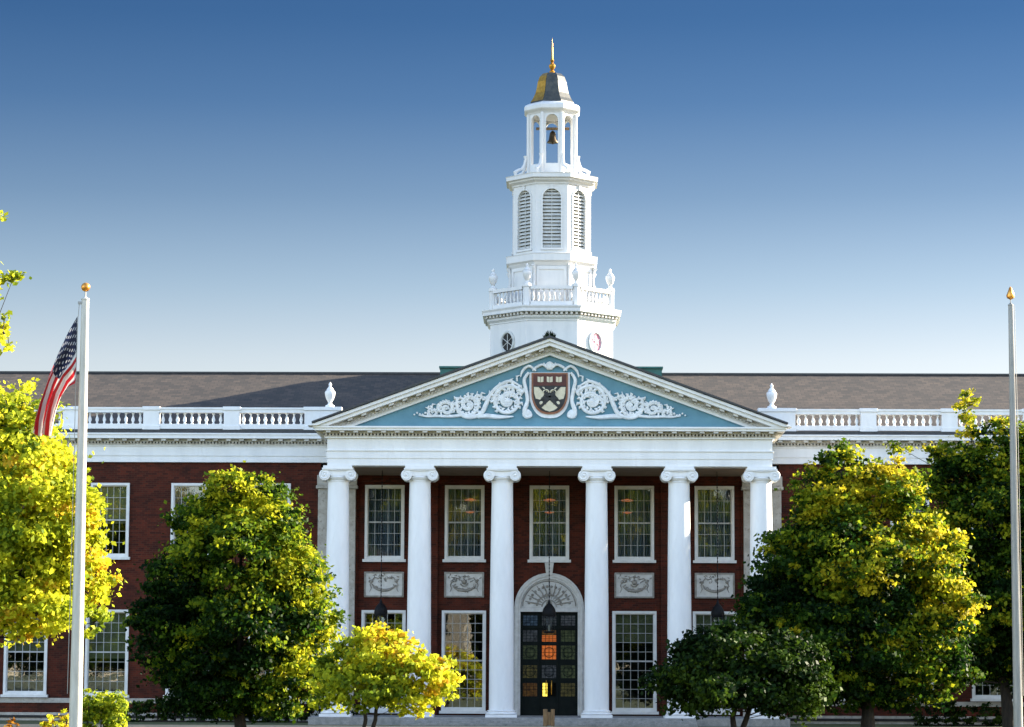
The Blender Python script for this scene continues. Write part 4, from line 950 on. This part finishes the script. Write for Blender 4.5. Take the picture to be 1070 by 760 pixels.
CF = [(13.3, -3.0, 6.6, .85, .9, .95, .25), (13.5, -3.2, 4.6, .8, .9, 1.0, .35), (14.2, -3.6, 3.0, .9, .9, .9, .4), (13.6, -3.4, 2.2, .8, .8, .6, .4), (13.0, -2.6, 8.2, .6, .6, .6, .2), (15.9, -4.2, 4.2, .7, .7, .7, .35), (14.75, -2.0, 11.38, 0.3, 0.44, 0.57, 0.3), (14.84, -2.0, 10.49, 0.34, 0.41, 0.47, 0.3), (16.01, -2.0, 10.43, 0.61, 0.54, 0.47, 0.3), (14.54, -2.0, 9.0, 1.01, 0.95, 0.88), (15.89, -2.0, 8.91, 1.28, 1.28, 1.28), (15.3, -2.3, 7.03, 1.68, 1.68, 1.68), (16.16, -2.0, 5.04, 1.69, 1.86, 2.03), (17.54, -2.0, 7.39, 1.52, 1.77, 2.03), (15.45, -2.0, 2.86, 1.42, 1.32, 1.22), (16.95, -2.0, 2.37, 1.35, 1.35, 1.35), (12.4, -2.0, 9.77, 0.34, 0.32, 0.3), (13.78, -2.0, 9.81, 0.47, 0.41, 0.34), (17.42, -2.0, 9.76, 1.01, 1.01, 1.01)]
def shrink(bl, k): return [(*b[:3], b[3] * k, b[4] * k, b[5] * k, *b[6:]) for b in bl]
def plant(name, base, blobs, mat, lab, cat, seed, r0=.14, h0=1.2, stems=1, group=None, **kw):
    r = empty(name, (base[0], base[1], 0)); tag(r, lab, cat, group)
    C = leaves('crown', blobs, mat, r, seed, org=base, **kw)
    trunk(r, base, blobs, C, r0, h0, seed, stems); return r
tA = plant('maple_tree', (-14.6, -31.8), shrink(CA, .90), 'leaf_yellow', 'large bright yellow tree at the left edge behind the flag', 'tree', 1, r0=.24, h0=2.0, leaf=.14, dens=8, per=44, sig=.2, tint=(.5, .25))
tB = plant('broadleaf_tree', (-9.4, -14.2), shrink(CB, .90), 'leaf_green', 'dense dark green pointed tree with sunlit-yellow tinted tips left of the portico', 'tree', 2, r0=.16, h0=.8, leaf=.14, dens=8, per=52, sig=.19, tint=(.46, .26), top_tint=.35)
tC = plant('small_tree', (-5.0, -22.0), CC, 'leaf_yellow', 'small sunlit yellow tree in front of the left columns', 'tree', 3, r0=.07, h0=.6, stems=2, leaf=.14, dens=11, per=40, sig=.15, tint=(.56, .25))
tD = plant('rounded_shrub', (5.6, -16.1), CD, 'leaf_dark', 'dark green rounded bush in front of the right columns', 'shrub', 4, r0=.10, h0=.5, stems=2, leaf=.14, dens=10, per=38, sig=.17, tint=(.5, .3))
tE = plant('broadleaf_tree', (9.9, -12.2), shrink(CE, .92), 'leaf_mixed', 'big dark green tree with sunlit-yellow tinted top right of the portico', 'tree', 5, r0=.2, h0=.9, leaf=.14, dens=8, per=52, sig=.19, tint=(.40, .28), top_tint=.35)
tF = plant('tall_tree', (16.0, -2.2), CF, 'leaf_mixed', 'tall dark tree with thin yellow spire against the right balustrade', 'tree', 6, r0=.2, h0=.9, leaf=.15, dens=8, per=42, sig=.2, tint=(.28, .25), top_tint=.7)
# hedges and low shrubs
def lowshrub(name, base, blobs, mat, lab, seed, **kw):
    r = empty(name, (base[0], base[1], 0)); tag(r, lab, 'shrub'); C = leaves('foliage', blobs, mat, r, seed, org=base, **kw)
    st = MB(); rng = random.Random(seed)
    for b in blobs:
        st.tube([(b[0] - base[0] + rng.uniform(-.1, .1), b[1] - base[1], 0), (b[0] - base[0], b[1] - base[1], b[2] + b[5] * .4)], [.03, .012], 5)
    xs_ = sorted(b[0] - base[0] for b in blobs); st.tube([(xs_[0] - .05, blobs[0][1] - base[1], .03), (xs_[-1] + .05, blobs[-1][1] - base[1], .03)], .03, 5)
    st.build('stems', 'bark', r); return r
lowshrub('clipped_shrub', (-11.3, -28), [(-11.6, -28, .98, .34, .45, .36), (-11.0, -28, 1.0, .36, .45, .35), (-11.3, -27.7, .95, .5, .4, .36), (-11.3, -28, .5, .6, .5, .4), (-10.85, -28, .75, .22, .4, .5)], 'leaf_yellow', 'low clipped yellow green shrub at the foot of the left flagpole', 21, leaf=.10, dens=22, per=26, sig=.09, tint=(.35, .2))
lowshrub('low_shrub', (-12.2, -30), [(-12.1, -30, .45, .32, .35, .33), (-11.8, -30, .55, .25, .3, .25)], 'leaf_yellow', 'small yellow shrub on the left side of the left flagpole foot', 22, tint=(.75, .2), leaf=.10, dens=18, per=22, sig=.08)
lowshrub('low_shrub', (-13.2, -30), [(-13.15, -30, .38, .22, .3, .3)], 'leaf_orange', 'tiny orange shrub at the bottom left corner', 23, leaf=.09, dens=18, per=20, sig=.08)
hb = [(-15.2 + .75 * i, 2.6 + .2 * math.sin(i), .38, .55, .5, .45 + .08 * math.sin(i * 2.3)) for i in range(11)]
lowshrub('hedge', (-11.5, 2.6), hb, 'leaf_dark', 'dark low hedge along the foot of the left brick wing', 24, leaf=.12, dens=10, per=28, sig=.12)
hb = [(13.6 + .75 * i, 1.6 + .2 * math.sin(i), .36, .55, .5, .45 + .08 * math.sin(i * 2.3)) for i in range(6)]
lowshrub('hedge', (15.5, 1.6), hb, 'leaf_dark', 'dark low hedge along the foot of the right brick wing', 25, leaf=.12, dens=10, per=28, sig=.12)
# trees out of frame to the right whose crowns shade the right side, and those across the lawn seen in the glass
def tcopy(src, loc, rz, sc, lab):
    o = copy_tree(src); o.location = (loc[0], loc[1], 0); o.rotation_euler = (0, 0, rz); o.scale = (sc, sc, sc); tag(o, lab, 'tree', 'trees outside the view'); return o
tcopy(tE, (23.5, -3.0), 1.2, 1.15, 'green tree beyond the right edge beside the brick wing')
for i, (x, y, k, sc) in enumerate([(-36, -136, tE, 2.2), (-22, -138, tB, 2.6), (-6, -142, tE, 2.6), (12, -134, tB, 2.4), (27, -138, tE, 2.5), (44, -134, tB, 2.6), (-50, -134, tA, 1.5), (3, -156, tE, 3.2), (-15, -156, tB, 3.2), (20, -154, tA, 2.0), (35, -156, tE, 3.2), (-30, -158, tA, 2.0), (-43, -128, tE, 2.4), (-54, -124, tB, 2.6), (-64, -130, tE, 2.4), (55, -128, tE, 2.5)]):
    tcopy(k, (x, y), i * 1.3, sc, 'tree across the lawn facing the library')
hs_ = empty('house', (-16, -126, 0)); tag(hs_, 'pale gabled house across the lawn facing the library', 'building')
m = MB(); m.box(-9, 9, -5, 5, 0, 9); m.build('wall', 'far_wall', hs_)
m = MB(); m.prism([(-9.5, 9), (9.5, 9), (0, 13)], -5.4, 5.4); m.build('roof', 'slate', hs_)
m = MB()
for i in range(5):
    for j in range(2): m.box(-7.6 + 3.4 * i, -6.2 + 3.4 * i, 4.98, 5.03, 1.2 + 4 * j, 3.4 + 4 * j)
m.build('window', 'door', hs_)
